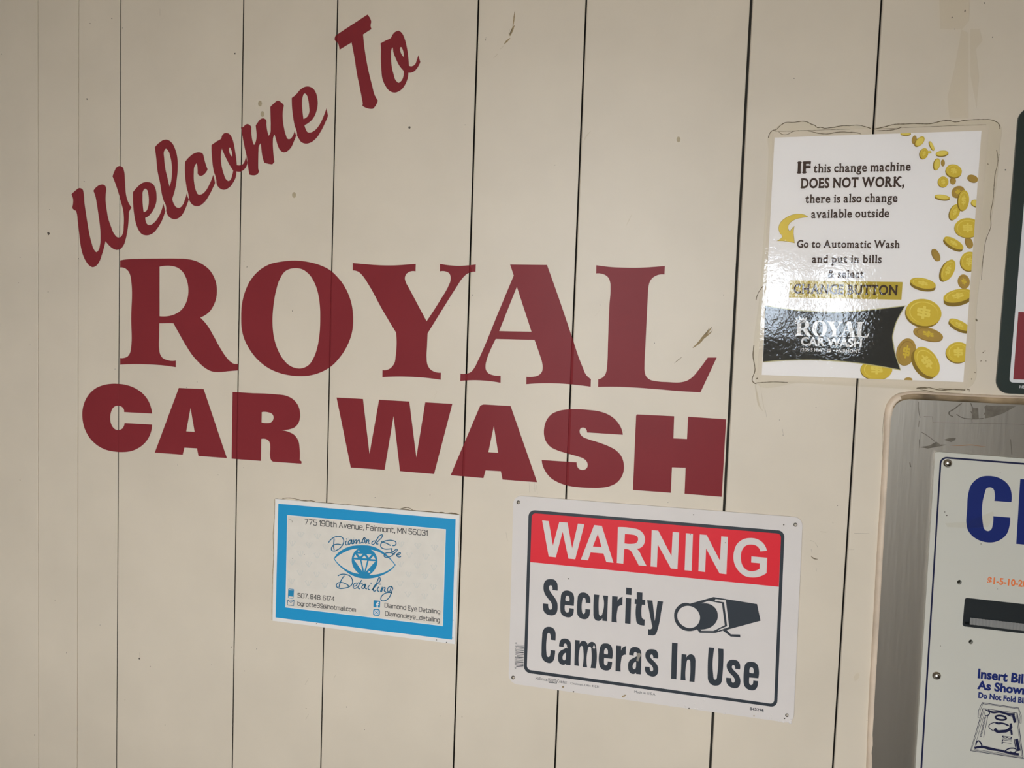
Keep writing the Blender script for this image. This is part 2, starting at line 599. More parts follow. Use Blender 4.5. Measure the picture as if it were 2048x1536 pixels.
# the opposite wall with one wide window and two small tinted door lights
bx = sorted({XL, 2.9} | {o[0] for o in OPENINGS} | {o[1] for o in OPENINGS})
bz = sorted({0.0, CEIL} | {o[2] for o in OPENINGS} | {o[3] for o in OPENINGS})
vs, fs = [], []
for x0, x1 in zip(bx[:-1], bx[1:]):
    for z0, z1 in zip(bz[:-1], bz[1:]):
        mx_, mz_ = (x0 + x1) / 2, (z0 + z1) / 2
        if any(o[0] < mx_ < o[1] and o[2] < mz_ < o[3] for o in OPENINGS):
            continue
        k = len(vs)
        vs += [(x, y, z) for x in (x0, x1) for y in (RW - 0.1, RW) for z in (z0, z1)]
        fs += [tuple(i + k for i in f) for f in [(0, 1, 3, 2), (4, 6, 7, 5), (0, 4, 5, 1), (2, 3, 7, 6), (0, 2, 6, 4), (1, 5, 7, 3)]]
tag(mk('wall_back', vs, fs, M_ROOM), kind='structure')
for i, o in enumerate(OPENINGS[1:3]):
    tag(box('window_%d' % (i + 1), o[0], o[1], RW - 0.055, RW - 0.05, o[2], o[3], M_TINT), kind='structure')
tag(mk('ground', [(-40, -60, -0.12), (40, -60, -0.12), (40, RW - 0.1, -0.12), (-40, RW - 0.1, -0.12)], [(0, 1, 2, 3)], M_ASPHALT), kind='structure')

# ------------------------------------------------------------------ vinyl letters on the wall
VD = 0.0004


def vinyl(name, loops, label, group):
    o = flat(name, loops, VD, 0.0003, M_VINYL)
    me = o.data
    bm = bmesh.new()
    bm.from_mesh(me)
    ox = o.location.x
    xs = [v.co.x + ox for v in bm.verts]
    lo, hi = min(xs), max(xs)
    for (x, w, b) in JOINTS:                       # the film is pressed into every panel joint it crosses
        if not (lo < x < hi):
            continue
        dp = 0.0010 if w > .001 else 0.0003
        for cx in (x - w / 2, x - w * .05, x + w / 2 + b):
            bmesh.ops.bisect_plane(bm, geom=bm.verts[:] + bm.edges[:] + bm.faces[:], dist=1e-6,
                                   plane_co=(cx - ox, 0, 0), plane_no=(1, 0, 0))
        for v in bm.verts:
            if abs(v.co.x + ox - (x - w * .05)) < 1e-5:
                v.co.y += dp
    bm.to_mesh(me)
    bm.free()
    tag(o, label, 'letter', group)
    return o


C1 = (120, 0, 2.7425)
C2 = (460, 0, 4.2675)
vinyl('vinyl_letter', L(*C1, '63,1066* 85,1045 107,1031 122,1037 129,1062 133,1110 143,1180 156,1260 172,1330 188,1372 199,1383 210,1374 219,1345 222,1290 218,1230 211,1180 202,1120 192,1070 183,1047* 200,1025 222,1013 243,1014 252,1030 250,1065 249,1095 254,1140 263,1195 278,1240 298,1285 316,1302 332,1300 344,1282 349,1240 350,1190 346,1150* 335,1110 318,1050 301,1000 288,968* 298,940 312,916 325,910 342,916 351,940 355,980 358,1030 362,1070 370,1100 391,1137* 377,1163* 376,1200 370,1260 360,1310 348,1345 330,1366 308,1371 285,1360 263,1340 249,1322* 240,1360 228,1400 215,1435 198,1458 180,1466 160,1456 140,1430 123,1390 112,1340 105,1280 98,1220 92,1170 88,1156* 78,1152 69,1143 71,1120 72,1095'),
      'dark red brush-script capital W starting the slanted word Welcome', 'letters of the word Welcome')
vinyl('vinyl_letter', L(*C1, '400,1054* 425,1025 452,1003 480,998 508,1008 523,1035 529,1075 527,1110 515,1145 497,1172 478,1190 467,1194* 470,1215 480,1232 495,1234 517,1220 540,1190 556,1155 566,1117* 571,1135 577,1158* 570,1180 558,1210 535,1250 508,1280 475,1291 450,1285 430,1260 415,1220 405,1165 400,1105|458,1163* 453,1120 452,1080 456,1045 465,1035 476,1040 484,1065 487,1100 483,1135 472,1158'),
      'dark red brush-script letter e right after the W of Welcome', 'letters of the word Welcome')
vinyl('vinyl_letter', L(*C1, '520,808* 545,782 568,768 590,767 612,782 630,815 642,860 645,920 640,980 630,1040 615,1090* 625,1120 640,1138 655,1140 672,1125 685,1095 695,1060* 700,1080 706,1094* 695,1125 680,1160 658,1190 630,1203 605,1195 588,1175 582,1155* 578,1120 570,1105* 562,1080 548,1000 535,940 528,870|600,1024* 590,980 578,930 571,870 572,825 580,815 592,825 605,860 613,905 614,950 608,1000'),
      'dark red looped brush-script letter l in the word Welcome', 'letters of the word Welcome')
vinyl('vinyl_letter', L(*C1, '686,888* 710,860 738,840 765,835 782,842 788,860 794,885 809,928* 800,945 785,960 770,965 757,957 755,935 752,905 748,895* 738,910 733,950 735,1000 745,1045 760,1068 778,1065 800,1045 822,1005 840,960* 845,980 850,1003* 838,1030 818,1070 790,1110 760,1130 735,1128 715,1110 707,1092* 703,1060 696,1036* 690,1000 685,945'),
      'dark red brush-script letter c in the word Welcome', 'letters of the word Welcome')
vinyl('vinyl_letter', L(*C1, '831,795* 860,775 885,758 888,745 905,729 925,732 940,750 952,785 960,830 966,870 969,905* 985,907 1003,900 1014,880 1019,855* 1024,875 1028,893* 1020,915 1003,935 985,942 967,940* 965,965 950,1000 925,1030 898,1041 875,1032 858,1003* 852,965 844,945* 838,910 833,860 831,830|890,808 889,812 898,840 912,870 930,905 950,935* 945,960 935,985 925,993 912,985 898,955 887,915 882,870 884,830|930,808 938,820 945,845 945,860* 935,850 927,830 926,814'),
      'dark red brush-script letter o inside the word Welcome', 'letters of the word Welcome')
vinyl('vinyl_letter', L(*C2, '93,1085* 118,1080 125,1070 148,1058 170,1068 182,1082* 181,1110 184,1160 192,1205 205,1238* 217,1215 227,1150 222,1100 219,1072* 240,1040 262,1015 290,1010 308,1025 310,1060 318,1120 330,1160* 342,1140 347,1080 346,1000 344,912* 375,882 408,858 435,872 460,900* 450,950 450,1020 460,1090 475,1150 495,1187 515,1185 535,1160 550,1118* 558,1140 564,1158* 545,1205 515,1265 485,1292 458,1300 430,1285 410,1250 395,1200 380,1147* 370,1165 365,1210 368,1290 378,1382* 360,1403* 325,1398 292,1387* 275,1330 268,1275 262,1222* 248,1240 242,1290 240,1360 240,1440* 247,1460* 235,1485 210,1496 190,1496 165,1490* 155,1430 145,1350 125,1260 108,1170 98,1110'),
      'dark red brush-script letter m in the word Welcome', 'letters of the word Welcome')
vinyl('vinyl_letter', L(*C2, '527,835* 565,805 600,765 635,742 670,738 705,752 732,790 745,840 748,890 738,945 715,1000 680,1040 635,1068* 645,1100 665,1130 690,1130 720,1115 760,1070 795,1000 823,924* 830,960 836,987* 810,1050 775,1120 735,1180 690,1215 645,1226 605,1210 585,1180 572,1158* 566,1110 552,1078* 540,1010 530,930|626,1015* 618,950 614,880 620,825 636,797 652,808 667,850 675,910 676,960 660,995'),
      'dark red brush-script letter e ending the word Welcome with a tail', 'letters of the word Welcome')
vinyl('vinyl_letter', L(*C2, '905,300* 1173,124* 1195,155 1205,185 1199,215 1207,247* 1135,293* 1150,430 1185,620 1215,740 1230,800 1262,858* 1243,900 1220,928* 1195,929 1155,918 1130,904* 1133,880* 1110,760 1085,640 1060,480 1037,362* 935,423* 930,395 922,370 910,358 895,345 893,325'),
      'dark red brush-script capital T of To at the top of the wall', 'letters of the word To')
vinyl('vinyl_letter', L(*C2, '1285,370* 1330,345 1375,320 1385,300 1410,272 1440,262 1465,280 1490,330 1508,400 1520,480 1527,560* 1550,566 1578,550 1595,510 1607,470* 1615,500 1624,527* 1610,560 1590,590 1560,615 1522,621* 1515,670 1495,720 1455,770 1400,790 1360,775 1325,730 1300,670 1292,600 1287,500 1288,410|1385,405 1393,440 1415,500 1445,560 1482,605* 1480,650 1462,690 1440,706 1418,690 1395,630 1378,550 1374,470 1378,420|1458,400 1470,415 1482,455 1483,487* 1465,465 1452,430 1452,405'),
      'dark red brush-script letter o after the tall T of To', 'letters of the word To')

C3 = (220, 490, 4.096)
C4 = (690, 500, 4.0157)
C5 = (1130, 500, 5.12)
ROYAL = [
    ('R', 'large dark red serif letter R starting the word ROYAL', L(*C3, '83,126* 140,117 250,113 400,111 540,111 630,115 700,130 760,160 815,205 850,260 870,320 875,385 868,440 850,490 815,545 738,594* 790,650 850,750 900,840 945,910 985,955 1015,973 1050,974* 1050,1027* 970,1034 890,1041 840,1037 790,1015 735,970 680,910 620,820 560,715 520,642* 490,640 440,641 403,641* 402,740 402,850 410,895 430,925 465,942 538,947* 538,1001* 430,986 300,978 180,976 83,981* 83,926* 115,925 145,912 165,880 172,840 173,600 174,300 166,250 148,212 120,190 83,184*|405,178* 450,171 500,172 550,185 595,220 625,275 641,350 638,420 622,475 590,525 545,560 490,580 440,585 405,583*')),
    ('O', 'large round dark red serif letter O in the word ROYAL', L(*C3, '1520,127 1620,138 1720,165 1800,205 1870,270 1935,365 1975,470 1991,590 1985,700 1950,810 1890,910 1810,995 1720,1045 1640,1068 1570,1074 1490,1070 1400,1052 1300,1010 1210,940 1140,850 1100,770 1078,680 1075,600 1080,490 1105,385 1150,290 1220,210 1310,157 1410,135|1515,190 1575,200 1630,240 1675,310 1705,400 1719,500 1722,600 1717,720 1700,830 1670,920 1625,985 1570,1010 1520,1008 1460,980 1410,925 1370,850 1345,770 1333,690 1330,620 1338,500 1358,380 1390,280 1435,215')),
    ('Y', 'large dark red serif letter Y in the word ROYAL', L(*C4, '62,104* 150,113 280,122 400,123 500,117 568,112* 566,172* 520,174 490,195 480,225 488,260 510,300 580,432 655,572* 760,410 830,290 846,250 848,215 835,185 810,173 762,172* 762,112* 850,124 915,128 980,124 1050,116* 1048,175* 1010,178 975,195 940,230 900,290 780,480 663,670* 658,780 655,860 662,920 685,958 720,978 770,985* 768,1043* 680,1030 560,1020 430,1016 300,1021* 301,964* 340,962 375,940 398,905 406,860 410,663* 300,480 190,280 140,205 115,180 90,168 62,164*')),
    ('A', 'large dark red serif letter A in the word ROYAL', L(*C4, '1326,117* 1622,120* 1720,395 1820,690 1880,870 1910,945 1935,1000 1975,1037* 1973,1098* 1870,1085 1750,1074 1600,1070 1456,1078* 1457,1018* 1510,1018 1555,1005 1580,980 1588,945 1582,900 1560,830 1522,722* 1210,714* 1165,810 1138,880 1128,930 1132,965 1155,992 1190,1005 1250,1010* 1249,1067* 1160,1053 1050,1046 926,1052* 928,993* 970,994 1010,980 1040,945 1065,895 1240,480 1355,205*|1380,295* 1498,657* 1238,651*')),
    ('L', 'large dark red serif letter L ending the word ROYAL', L(*C5, '320,156* 440,172 600,181 760,182 900,174 1023,164* 1018,250* 975,250 930,264 890,292 865,335 854,390 848,480 825,950 814,1180 815,1240 832,1295 870,1328 930,1343 1060,1353 1180,1355 1250,1338 1300,1305 1355,1245 1405,1180 1462,1101* 1554,1101* 1387,1458* 1150,1443 900,1422 700,1408 520,1400 338,1402* 340,1325* 375,1312 405,1285 424,1240 431,1180 440,950 455,560 466,400 462,330 445,285 410,255 370,242 318,240*')),
]
for (k, lab, lp) in ROYAL:
    vinyl('vinyl_letter', lp, lab, 'letters of the word ROYAL')

C6 = (140, 740, 4.096)
C7 = (640, 770, 4.452)
C8 = (1050, 790, 4.763)
vinyl('vinyl_letter', L(*C6, '390,113 450,120 520,143 580,180 630,235 660,300 671,357* 443,345* 440,320 425,302 400,293 375,294 350,312 335,345 328,395 335,440 355,475 380,491 405,491 428,480 441,460 447,435* 671,448* 663,505 640,560 600,610 550,645 490,667 430,673 360,668 290,652 220,615 160,555 120,480 102,400 102,330 120,260 155,200 210,150 280,122 340,113'),
      'heavy dark red block letter C starting the word CAR', 'letters of the word CAR')
vinyl('vinyl_letter', L(*C6, '891,147* 1094,156* 1284,722* 1052,705* 1040,642* 936,636* 922,694* 694,677*|987,308* 1021,508* 951,503*'),
      'heavy dark red block letter A in the middle of CAR', 'letters of the word CAR')
vinyl('vinyl_letter', L(*C6, '1332,180* 1500,190* 1690,200 1760,208 1820,235 1865,285 1884,350 1882,400 1868,440 1840,470 1800,485 1720,493* 1790,507 1840,535 1870,580 1880,640 1881,738* 1896,750* 1895,768* 1665,752* 1648,740 1640,715 1640,630 1636,595 1615,570 1590,563 1566,565* 1563,745* 1324,727*|1570,345* 1625,347 1655,360 1668,385 1660,415 1640,432 1615,435 1568,430*'),
      'heavy dark red block letter R ending the word CAR', 'letters of the word CAR')
vinyl('vinyl_letter', L(*C7, '147,112* 382,124* 440,616* 526,131* 795,147* 857,647* 937,154* 1178,168* 1015,793* 712,767* 655,275* 574,756* 274,735*'),
      'heavy dark red block letter W starting the word WASH', 'letters of the word WASH')
vinyl('vinyl_letter', L(*C7, '1425,187* 1440,178 1470,174* 1697,187* 1933,866* 1625,842* 1610,768* 1474,760* 1455,829* 1163,803*|1548,366* 1586,604* 1499,598*'),
      'heavy dark red block letter A in the word WASH', 'letters of the word WASH')
vinyl('vinyl_letter', L(*C8, '500,136 600,142 700,155 780,180 850,225 900,285 925,340 932,379* 590,357* 585,330 570,315 550,311 530,318 520,340 525,370 550,398 600,420 700,452 800,490 870,530 915,580 938,640 942,710 920,780 875,835 810,868 720,885 620,886 500,878 400,862 310,830 240,785 190,720 165,660 159,620* 492,642* 495,675 510,700 540,714 570,710 592,690 597,660 585,630 555,605 500,585 400,556 310,528 240,492 198,440 181,380 183,310 205,240 250,185 320,152 400,138'),
      'heavy dark red block letter S in the word WASH', 'letters of the word WASH')
vinyl('vinyl_letter', L(*C8, '1058,200* 1065,185* 1421,202* 1414,413* 1543,419* 1554,207* 1916,231* 1874,970* 1520,941* 1530,693* 1400,689* 1389,932* 1028,905*'),
      'heavy dark red block letter H ending WASH beside a panel joint', 'letters of the word WASH')

# ------------------------------------------------------------------ marks on the wall
ch = []
for (x, y, r) in [(97, 467, 4.5), (96, 584, 1.7), (3, 108, 1.4), (180, 47, 1.6), (224, 37, 1.4), (174, 198, 2.0), (223, 37, 1), (245, 56, 1.2), (470, 107, 2.0), (819, 255, 3.0),
                  (279, 1317, 2.2), (300, 1333, 1.6), (463, 1294, 1.8), (69, 1470, 1.6), (513, 1298, 1.3), (133, 1306, 1.2), (489, 1342, 1), (423, 1328, 1.2), (488, 522, 1.6), (494, 534, 1.6),
                  (971, 80, 1.8), (99, 419, 1.3), (40, 515, 1.2), (37, 566, 1.2), (157, 517, 1.2), (168, 363, 1.8), (585, 622, 1.4), (280, 502, 1.2), (945, 590, 1.5), (898, 611, 1.2),
                  (1309, 686, 1.3), (1447, 590, 1.2), (1588, 157, 1.6), (612, 1417, 1.4), (693, 1414, 1.6), (729, 1459, 1.3), (880, 1432, 1.3), (924, 1434, 1.3), (1559, 840, 1.2), (1566, 870, 1.1),
                  (1632, 815, 1.1), (1675, 1011, 1.4), (1666, 1046, 1), (2011, 340, 2.0), (1985, 74, 1.8), (1904, 35, 2.2), (1930, 22, 2.6), (1969, 6, 2.4), (1909, 58, 1.4), (373, 775, 1.2), (394, 764, 1.2),
                  (230, 738, 1.1), (355, 930, 1), (487, 935, 1), (436, 950, 1.1), (860, 990, 1.2), (1080, 600, 1), (1248, 862, 1.2), (190, 40, 1), (1315, 542, 1.2), (1336, 1005, 1.1), (1734, 1441, 1.2), (672, 330, 1.3),
                  (750, 995, 1.1), (40, 960, 1.2), (330, 900, 1), (60, 690, 1), (110, 1200, 1.1), (200, 1250, 1), (250, 1400, 1), (330, 1450, 1), (1380, 760, 1), (1200, 610, 1), (930, 250, 1), (1110, 330, 1), (1300, 300, 1)]:
    ch.append((x, y, r * (0.85 if r < 2 else 1)))
vs, fs = [], []
for (x, y, r) in ch:
    k = len(vs)
    n = 7
    for i in range(n):
        a = 2 * math.pi * i / n
        q = r * R.uniform(0.55, 1.15)
        X, Z = W(x + q * math.cos(a) * 0.8, y + q * math.sin(a), 0.00012)
        vs.append((X, -0.00012, Z))
    fs.append(tuple(range(k + n - 1, k - 1, -1)))
mk('paint_chips', vs, fs, M_CHIPSHADE, wall)['kind'] = 'stuff'
for i, (x, y) in enumerate([(520, 207), (525, 228), (588, 390), (1357, 279)]):
    flat('smudge', [circ(x, y, 4, 6, 9)], 0.00012, 0.0001, M_SMUDGE, wall)
strokes('scuff_mark', [([(1620, 1081), (1628, 1083)], 1.6), ([(1630, 1085), (1636, 1095)], 1.2), ([(1622, 1098), (1624, 1105)], 1.3), ([(1622, 1112), (1628, 1117), (1636, 1118)], 2.4), ([(1632, 1135), (1634, 1143)], .9),
                       ([(1012, 1065), (1015, 1082)], 1.0), ([(1058, 965), (1059, 985)], .7), ([(1068, 962), (1070, 984)], .7), ([(1073, 970), (1075, 988)], .8)], 1, 0.00014, M_DIRT, wall, taper=True)
strokes('scuff_mark', [([(1510, 768), (1514, 790), (1519, 812), (1526, 822)], 4.0), ([(1521, 770), (1525, 800), (1530, 825)], 1.4)], 1, 0.00014, M_SMUDGE, wall, taper=True)
strokes('scuff_mark', [([(1167, 285), (1176, 268), (1182, 262)], 2.2), ([(1252, 452), (1258, 440), (1264, 428)], 1.6), ([(1190, 632), (1200, 620)], 1.2), ([(860, 798), (880, 780)], .8), ([(868, 800), (874, 782)], 1.6)], 1, 0.00014, M_SMUDGE, wall, taper=True)


def px(ox, oy, s, pts):
    return [(ox + a / s, oy + b / s) for a, b in pts]


G8 = (940, 0, 6.827)
strokes('scuff_mark', [(px(*G8, [(612, 150), (603, 220), (595, 300), (580, 380)]), 2.4), (px(*G8, [(605, 350), (575, 410), (545, 490)]), 4.5), (px(*G8, [(548, 520), (505, 560), (465, 605)]), 3.2),
                       (px(*G8, [(460, 625), (415, 670)]), 1.2), (px(*G8, [(380, 735), (325, 790)]), 1.4)], 2, 0.00014, M_SCUFF, wall, taper=True)
strokes('scuff_mark', [(px(*G8, [(605, 170), (600, 240)]), 1.4), (px(*G8, [(578, 390), (555, 440), (530, 480)]), 1.8), (px(*G8, [(540, 405), (528, 465)]), 1.3), (px(*G8, [(220, 505), (210, 555)]), 1.2)], 1, 0.00018, M_DIRT, wall, taper=True)
G5 = (1130, 500, 5.12)
strokes('scuff_mark', [(px(*G5, [(1500, 795), (1470, 830), (1420, 890), (1380, 940), (1310, 1000)]), 5.5), (px(*G5, [(1505, 835), (1460, 870), (1410, 915)]), 3)], 2, 0.00014, M_SCUFF, wall, taper=True)
strokes('scuff_mark', [(px(*G5, [(1475, 795), (1455, 835), (1425, 870)]), 1.1), (px(*G5, [(1500, 790), (1506, 830), (1480, 855)]), 1.0), (px(*G5, [(1200, 1095), (1160, 1125), (1120, 1160)]), 1.3)], 1, 0.00018, M_DIRT, wall, taper=True)
strokes('scratch', [(px(1400, 760, 5.12, [(672, 310), (680, 380)]), 0.9), (px(1400, 760, 5.12, [(845, 500), (852, 555)]), 1.1), (px(1640, 1020, 3.657, [(250, 170), (360, 172)]), 1.3),
                    (px(1640, 1020, 3.657, [(0, 158), (45, 162)]), 1.3), (px(1640, 1020, 3.657, [(205, 290), (250, 290)]), 0.8), (px(500, 1200, 4.096, [(480, 640), (450, 695)]), 0.9),
                    (px(500, 1200, 4.096, [(700, 615), (685, 650)]), 0.8), (px(500, 1200, 4.096, [(480, 935), (455, 980)]), 0.8), ([(279, 1305), (280, 1316)], 1.0), ([(320, 18), (320, 32)], 0.7)], 1, 0.00014, M_DIRT, wall, taper=True)
flat('smudge', [circ(1713, 1354, 5, 9, 9, 0.5)], 0.00012, 0.0001, M_TAPE, wall)
# faint old tape patches top right
G7 = (1740, 0, 5.909)
flat('tape_residue', L(*G7, '820,-20* 1180,-20* 1170,250* 1090,345* 830,345*'), 0.00012, 0.0001, M_TAPE, wall, sm=False)
flat('tape_residue', L(*G7, '1080,350* 1160,390* 1165,1400* 940,1400* 915,1150* 1000,800* 1060,480*'), 0.00012, 0.0001, M_TAPE, wall, sm=False)
flat('tape_residue', L(*G7, '1185,345* 1295,345* 1330,480* 1250,580* 1290,900* 1260,1280* 1190,900*'), 0.00012, 0.0001, M_TAPE, wall, sm=False)

# ------------------------------------------------------------------ warning sign
SG = [(1026.8, 990.6), (1605.6, 1035.2), (1586.9, 1447.0), (1016.9, 1366.3)]
sx_, sz_ = W(1310, 1205, 0.002)
sign = thing('warning_sign', 'white metal WARNING Security Cameras In Use sign with red band', 'sign', (sx_, 0, sz_))
P0 = 0.0028                                     # front of the plate
e1 = P0 + 0.00012
flat('plate', [rrect(SG, 17), circ(1036.7, 1004.5, 3.1, n=14), circ(1590.8, 1049.5, 3.4, n=14), circ(1026.2, 1355, 3.2, n=14), circ(1574, 1430.5, 3.0, n=14)], P0, 0.0012, M_PLATE, sign, sm=False)
BO = [(1057.3, 1019.5), (1569.3, 1061.7), (1554.3, 1414.9), (1047.3, 1344.8)]
BI = [(1063.6, 1026.1), (1562.3, 1067.6), (1548.0, 1408.2), (1053.6, 1339.3)]
flat('border_line', [rrect(BO, 13), rrect(BI, 8)], e1, 0.0001, M_INK, sign, sm=False)
RB = rrect([BI[0], BI[1], (1557.6, 1173.7), (1060.5, 1124.2)], 8)
RB = RB[:14] + [(1557.6, 1173.7, True), (1060.5, 1124.2, True)]
flat('red_band', [RB], e1, 0.0001, M_SIGNRED, sign, sm=False)
C9 = (1000, 980, 5.906)
C10 = (1300, 1000, 6.4)
for nm, lp in [('W', L(*C9, '498,360* 575,368* 625,657* 700,378* 797,386* 852,690* 920,398* 997,405* 888,818* 808,810* 740,492* 660,795* 575,787*')),
               ('A', L(*C9, '1112,414* 1203,424* 1340,860* 1255,850* 1222,750* 1070,738* 1040,830* 955,822*|1155,518* 1200,675* 1097,668*')),
               ('R', L(*C9, '1393,438* 1560,450 1640,470 1695,520 1713,580 1700,640 1665,680 1612,693* 1640,720 1675,790 1732,898* 1638,890* 1575,770 1540,715 1510,700 1467,698* 1457,870* 1380,862*|1475,520* 1560,527 1600,535 1628,560 1628,600 1605,628 1560,636 1470,630*')),
               ('N', L(*C10, '22,385* 105,392* 275,717* 290,408* 373,415* 352,885* 268,877* 100,570* 88,858* 8,850*')),
               ('I', L(*C10, '460,425* 550,432* 533,907* 443,898*')),
               ('N', L(*C10, '637,440* 725,448* 895,775* 912,465* 998,472* 978,950* 890,940* 718,622* 705,922* 620,912*')),
               ('G', L(*C10, '1300,487 1370,500 1430,535 1475,590 1497,650* 1412,658* 1390,610 1350,580 1300,570 1240,578 1190,620 1165,690 1165,770 1185,840 1230,890 1290,912 1350,905 1402,880* 1405,810* 1295,800* 1298,722* 1500,740* 1492,935* 1430,970 1350,990 1290,990 1210,970 1140,915 1090,840 1068,750 1078,650 1110,570 1170,515 1240,490'))]:
    tag(flat('headline_letter', lp, e1 + 0.00012, 0.0001, M_PLATE, sign), 'white letter %s of WARNING' % nm)
S1 = (1070, 1140, 7.585)
S2 = (1070, 1240, 7.877)
S3 = (1310, 1270, 8.533)
A_ = '460,293 520,305 555,340 568,395 568,450 560,715* 487,707* 485,685* 465,705 435,708 395,690 368,645 362,590 370,530 395,490 440,465 480,445 500,430 503,405 490,375 468,370 455,385 452,425* 378,415* 385,360 405,315 430,298|487,515* 455,535 437,570 435,610 450,633 472,632 482,612 486,570'
a2 = [[(1070 + (1465 + ((x - 1070) * 7.877 - 362) * 1.02) / 7.877, 1240 + (425 + ((y - 1240) * 7.877 - 293) * 1.026) / 7.877, k) for x, y, k in lp] for lp in L(*S2, A_)]
for nm, lp in [
    ('S', L(*S1, '235,138 280,143 320,170 340,215 345,265 342,315* 265,303* 265,262 255,240 238,232 220,240 212,265 218,300 240,340 285,400 320,455 340,510 343,560 338,620 318,665 285,685 250,690 205,683 160,660 130,620 120,565 121,508* 200,516* 202,560 210,590 232,602 255,592 263,570 262,535 245,495 195,430 150,365 132,315 128,260 135,205 160,160 195,142')),
    ('e', L(*S1, '490,312 540,325 578,360 593,410 593,470 588,545* 455,530* 452,600 460,630 485,645 508,640 518,615 520,578* 588,588* 586,640 570,690 540,715 500,720 450,708 410,680 388,640 384,590 390,430 400,365 430,325|463,470* 465,415 475,395 492,390 512,398 522,420 521,475*')),
    ('c', L(*S1, '725,340 780,352 818,385 838,430 841,475 839,506* 768,497* 768,450 760,430 742,420 725,430 718,460 712,620 720,655 740,668 755,655 762,630 764,592* 836,600* 832,660 815,715 785,742 745,748 695,735 655,700 638,655 636,600 645,450 655,385 685,350')),
    ('u', L(*S1, '895,370* 975,378* 968,640 972,680 990,697 1010,690 1022,660 1028,385* 1108,392* 1093,778* 1022,770* 1022,730* 1005,755 975,772 940,770 905,745 888,700 886,640')),
    ('r', L(*S1, '1170,395* 1256,403* 1252,470* 1270,440 1295,420 1328,405* 1325,535* 1290,540 1262,560 1252,600 1243,797* 1160,787*')),
    ('i', L(*S1, '1378,420* 1460,430* 1448,820* 1365,808*|1382,268* 1466,277* 1463,380* 1380,370*')),
    ('t', L(*S1, '1545,335* 1630,343* 1628,450* 1673,455* 1670,533* 1623,528* 1615,680 1620,720 1635,742 1665,752* 1661,843* 1610,838 1565,822 1540,790 1532,740 1536,518* 1512,515* 1515,435* 1543,440*')),
    ('y', L(*S1, '1700,458* 1782,465* 1818,775* 1860,472* 1943,480* 1910,655* 1875,850 1855,920 1835,970 1805,992 1770,993 1715,988* 1718,895* 1758,897 1778,875 1772,830*')),
    ('C', L(*S2, '220,107 270,118 308,155 325,210 326,260 322,322* 245,312* 245,250 235,215 215,202 195,218 188,260 180,520 185,560 205,583 228,575 240,540 242,475* 318,483* 312,560 300,620 270,665 230,680 175,665 125,625 104,570 103,500 112,260 120,180 150,130 185,110')),
    ('a', L(*S2, A_)),
    ('m', L(*S2, '630,315* 705,322* 703,380* 720,345 750,328 785,333 815,355 830,392* 850,365 885,345 925,352 955,385 965,440 953,763* 875,755* 887,470 882,435 862,420 842,432 833,465 822,748* 747,740* 758,455 752,420 735,408 715,418 705,455 692,725* 620,716*')),
    ('e', L(*S2, '1110,368 1165,378 1205,415 1220,470 1215,612* 1090,597* 1087,660 1092,700 1112,717 1132,710 1143,680 1145,652* 1215,660* 1210,715 1195,765 1160,792 1115,796 1060,780 1020,735 1008,680 1018,470 1030,415 1065,375|1090,535* 1095,470 1105,452 1120,448 1138,458 1147,485 1146,543*')),
    ('r', L(*S2, '1278,402* 1358,410* 1355,485* 1375,440 1400,422 1434,410* 1430,548* 1395,552 1370,575 1360,620 1350,813* 1268,805*')),
    ('a', a2),
    ('s', L(*S2, '1850,460 1900,472 1930,505 1942,560 1937,608* 1862,598* 1860,570 1850,548 1838,542 1822,550 1815,575 1830,605 1865,640 1915,695 1940,750 1942,800 1930,850 1900,882 1860,892 1800,877 1750,835 1732,785 1733,735* 1808,740* 1812,780 1825,805 1840,808 1857,798 1862,770 1850,735 1810,690 1765,640 1742,590 1738,545 1750,500 1785,468 1815,460')),
    ('I', L(*S3, '290,130* 386,140* 365,755* 272,744*')),
    ('n', L(*S3, '455,325* 538,335* 536,385* 560,350 600,330 640,335 675,370 690,425 690,470 673,803* 586,793* 602,490 598,440 575,418 550,430 540,470 523,777* 437,767*')),
    ('U', L(*S3, '918,213* 1013,222* 995,690 1002,740 1025,762 1050,748 1058,700 1076,230* 1168,240* 1148,720 1140,790 1110,845 1050,865 980,855 925,810 902,750 900,690')),
    ('s', L(*S3, '1340,422 1400,435 1440,475 1455,530 1450,588* 1368,578* 1365,540 1352,520 1335,515 1318,525 1313,555 1335,590 1380,635 1435,700 1457,765 1455,830 1430,885 1390,907 1330,905 1265,875 1225,825 1213,770 1215,728* 1303,737* 1305,780 1318,810 1338,815 1358,800 1363,765 1345,725 1290,665 1240,600 1222,540 1232,475 1270,432 1305,422')),
    ('e', L(*S3, '1650,458 1715,475 1755,520 1770,580 1763,740* 1610,725* 1606,790 1612,835 1638,855 1665,842 1675,805 1678,778* 1757,788* 1755,840 1735,905 1700,938 1650,945 1580,925 1530,875 1512,815 1510,760 1525,560 1540,500 1580,465|1612,645* 1615,580 1625,558 1645,552 1670,562 1682,590 1679,655*'))]:
    tag(flat('message_letter', lp, e1, 0.0001, M_INK, sign), 'charcoal letter %s' % nm)
S4 = (1330, 1180, 9.752)
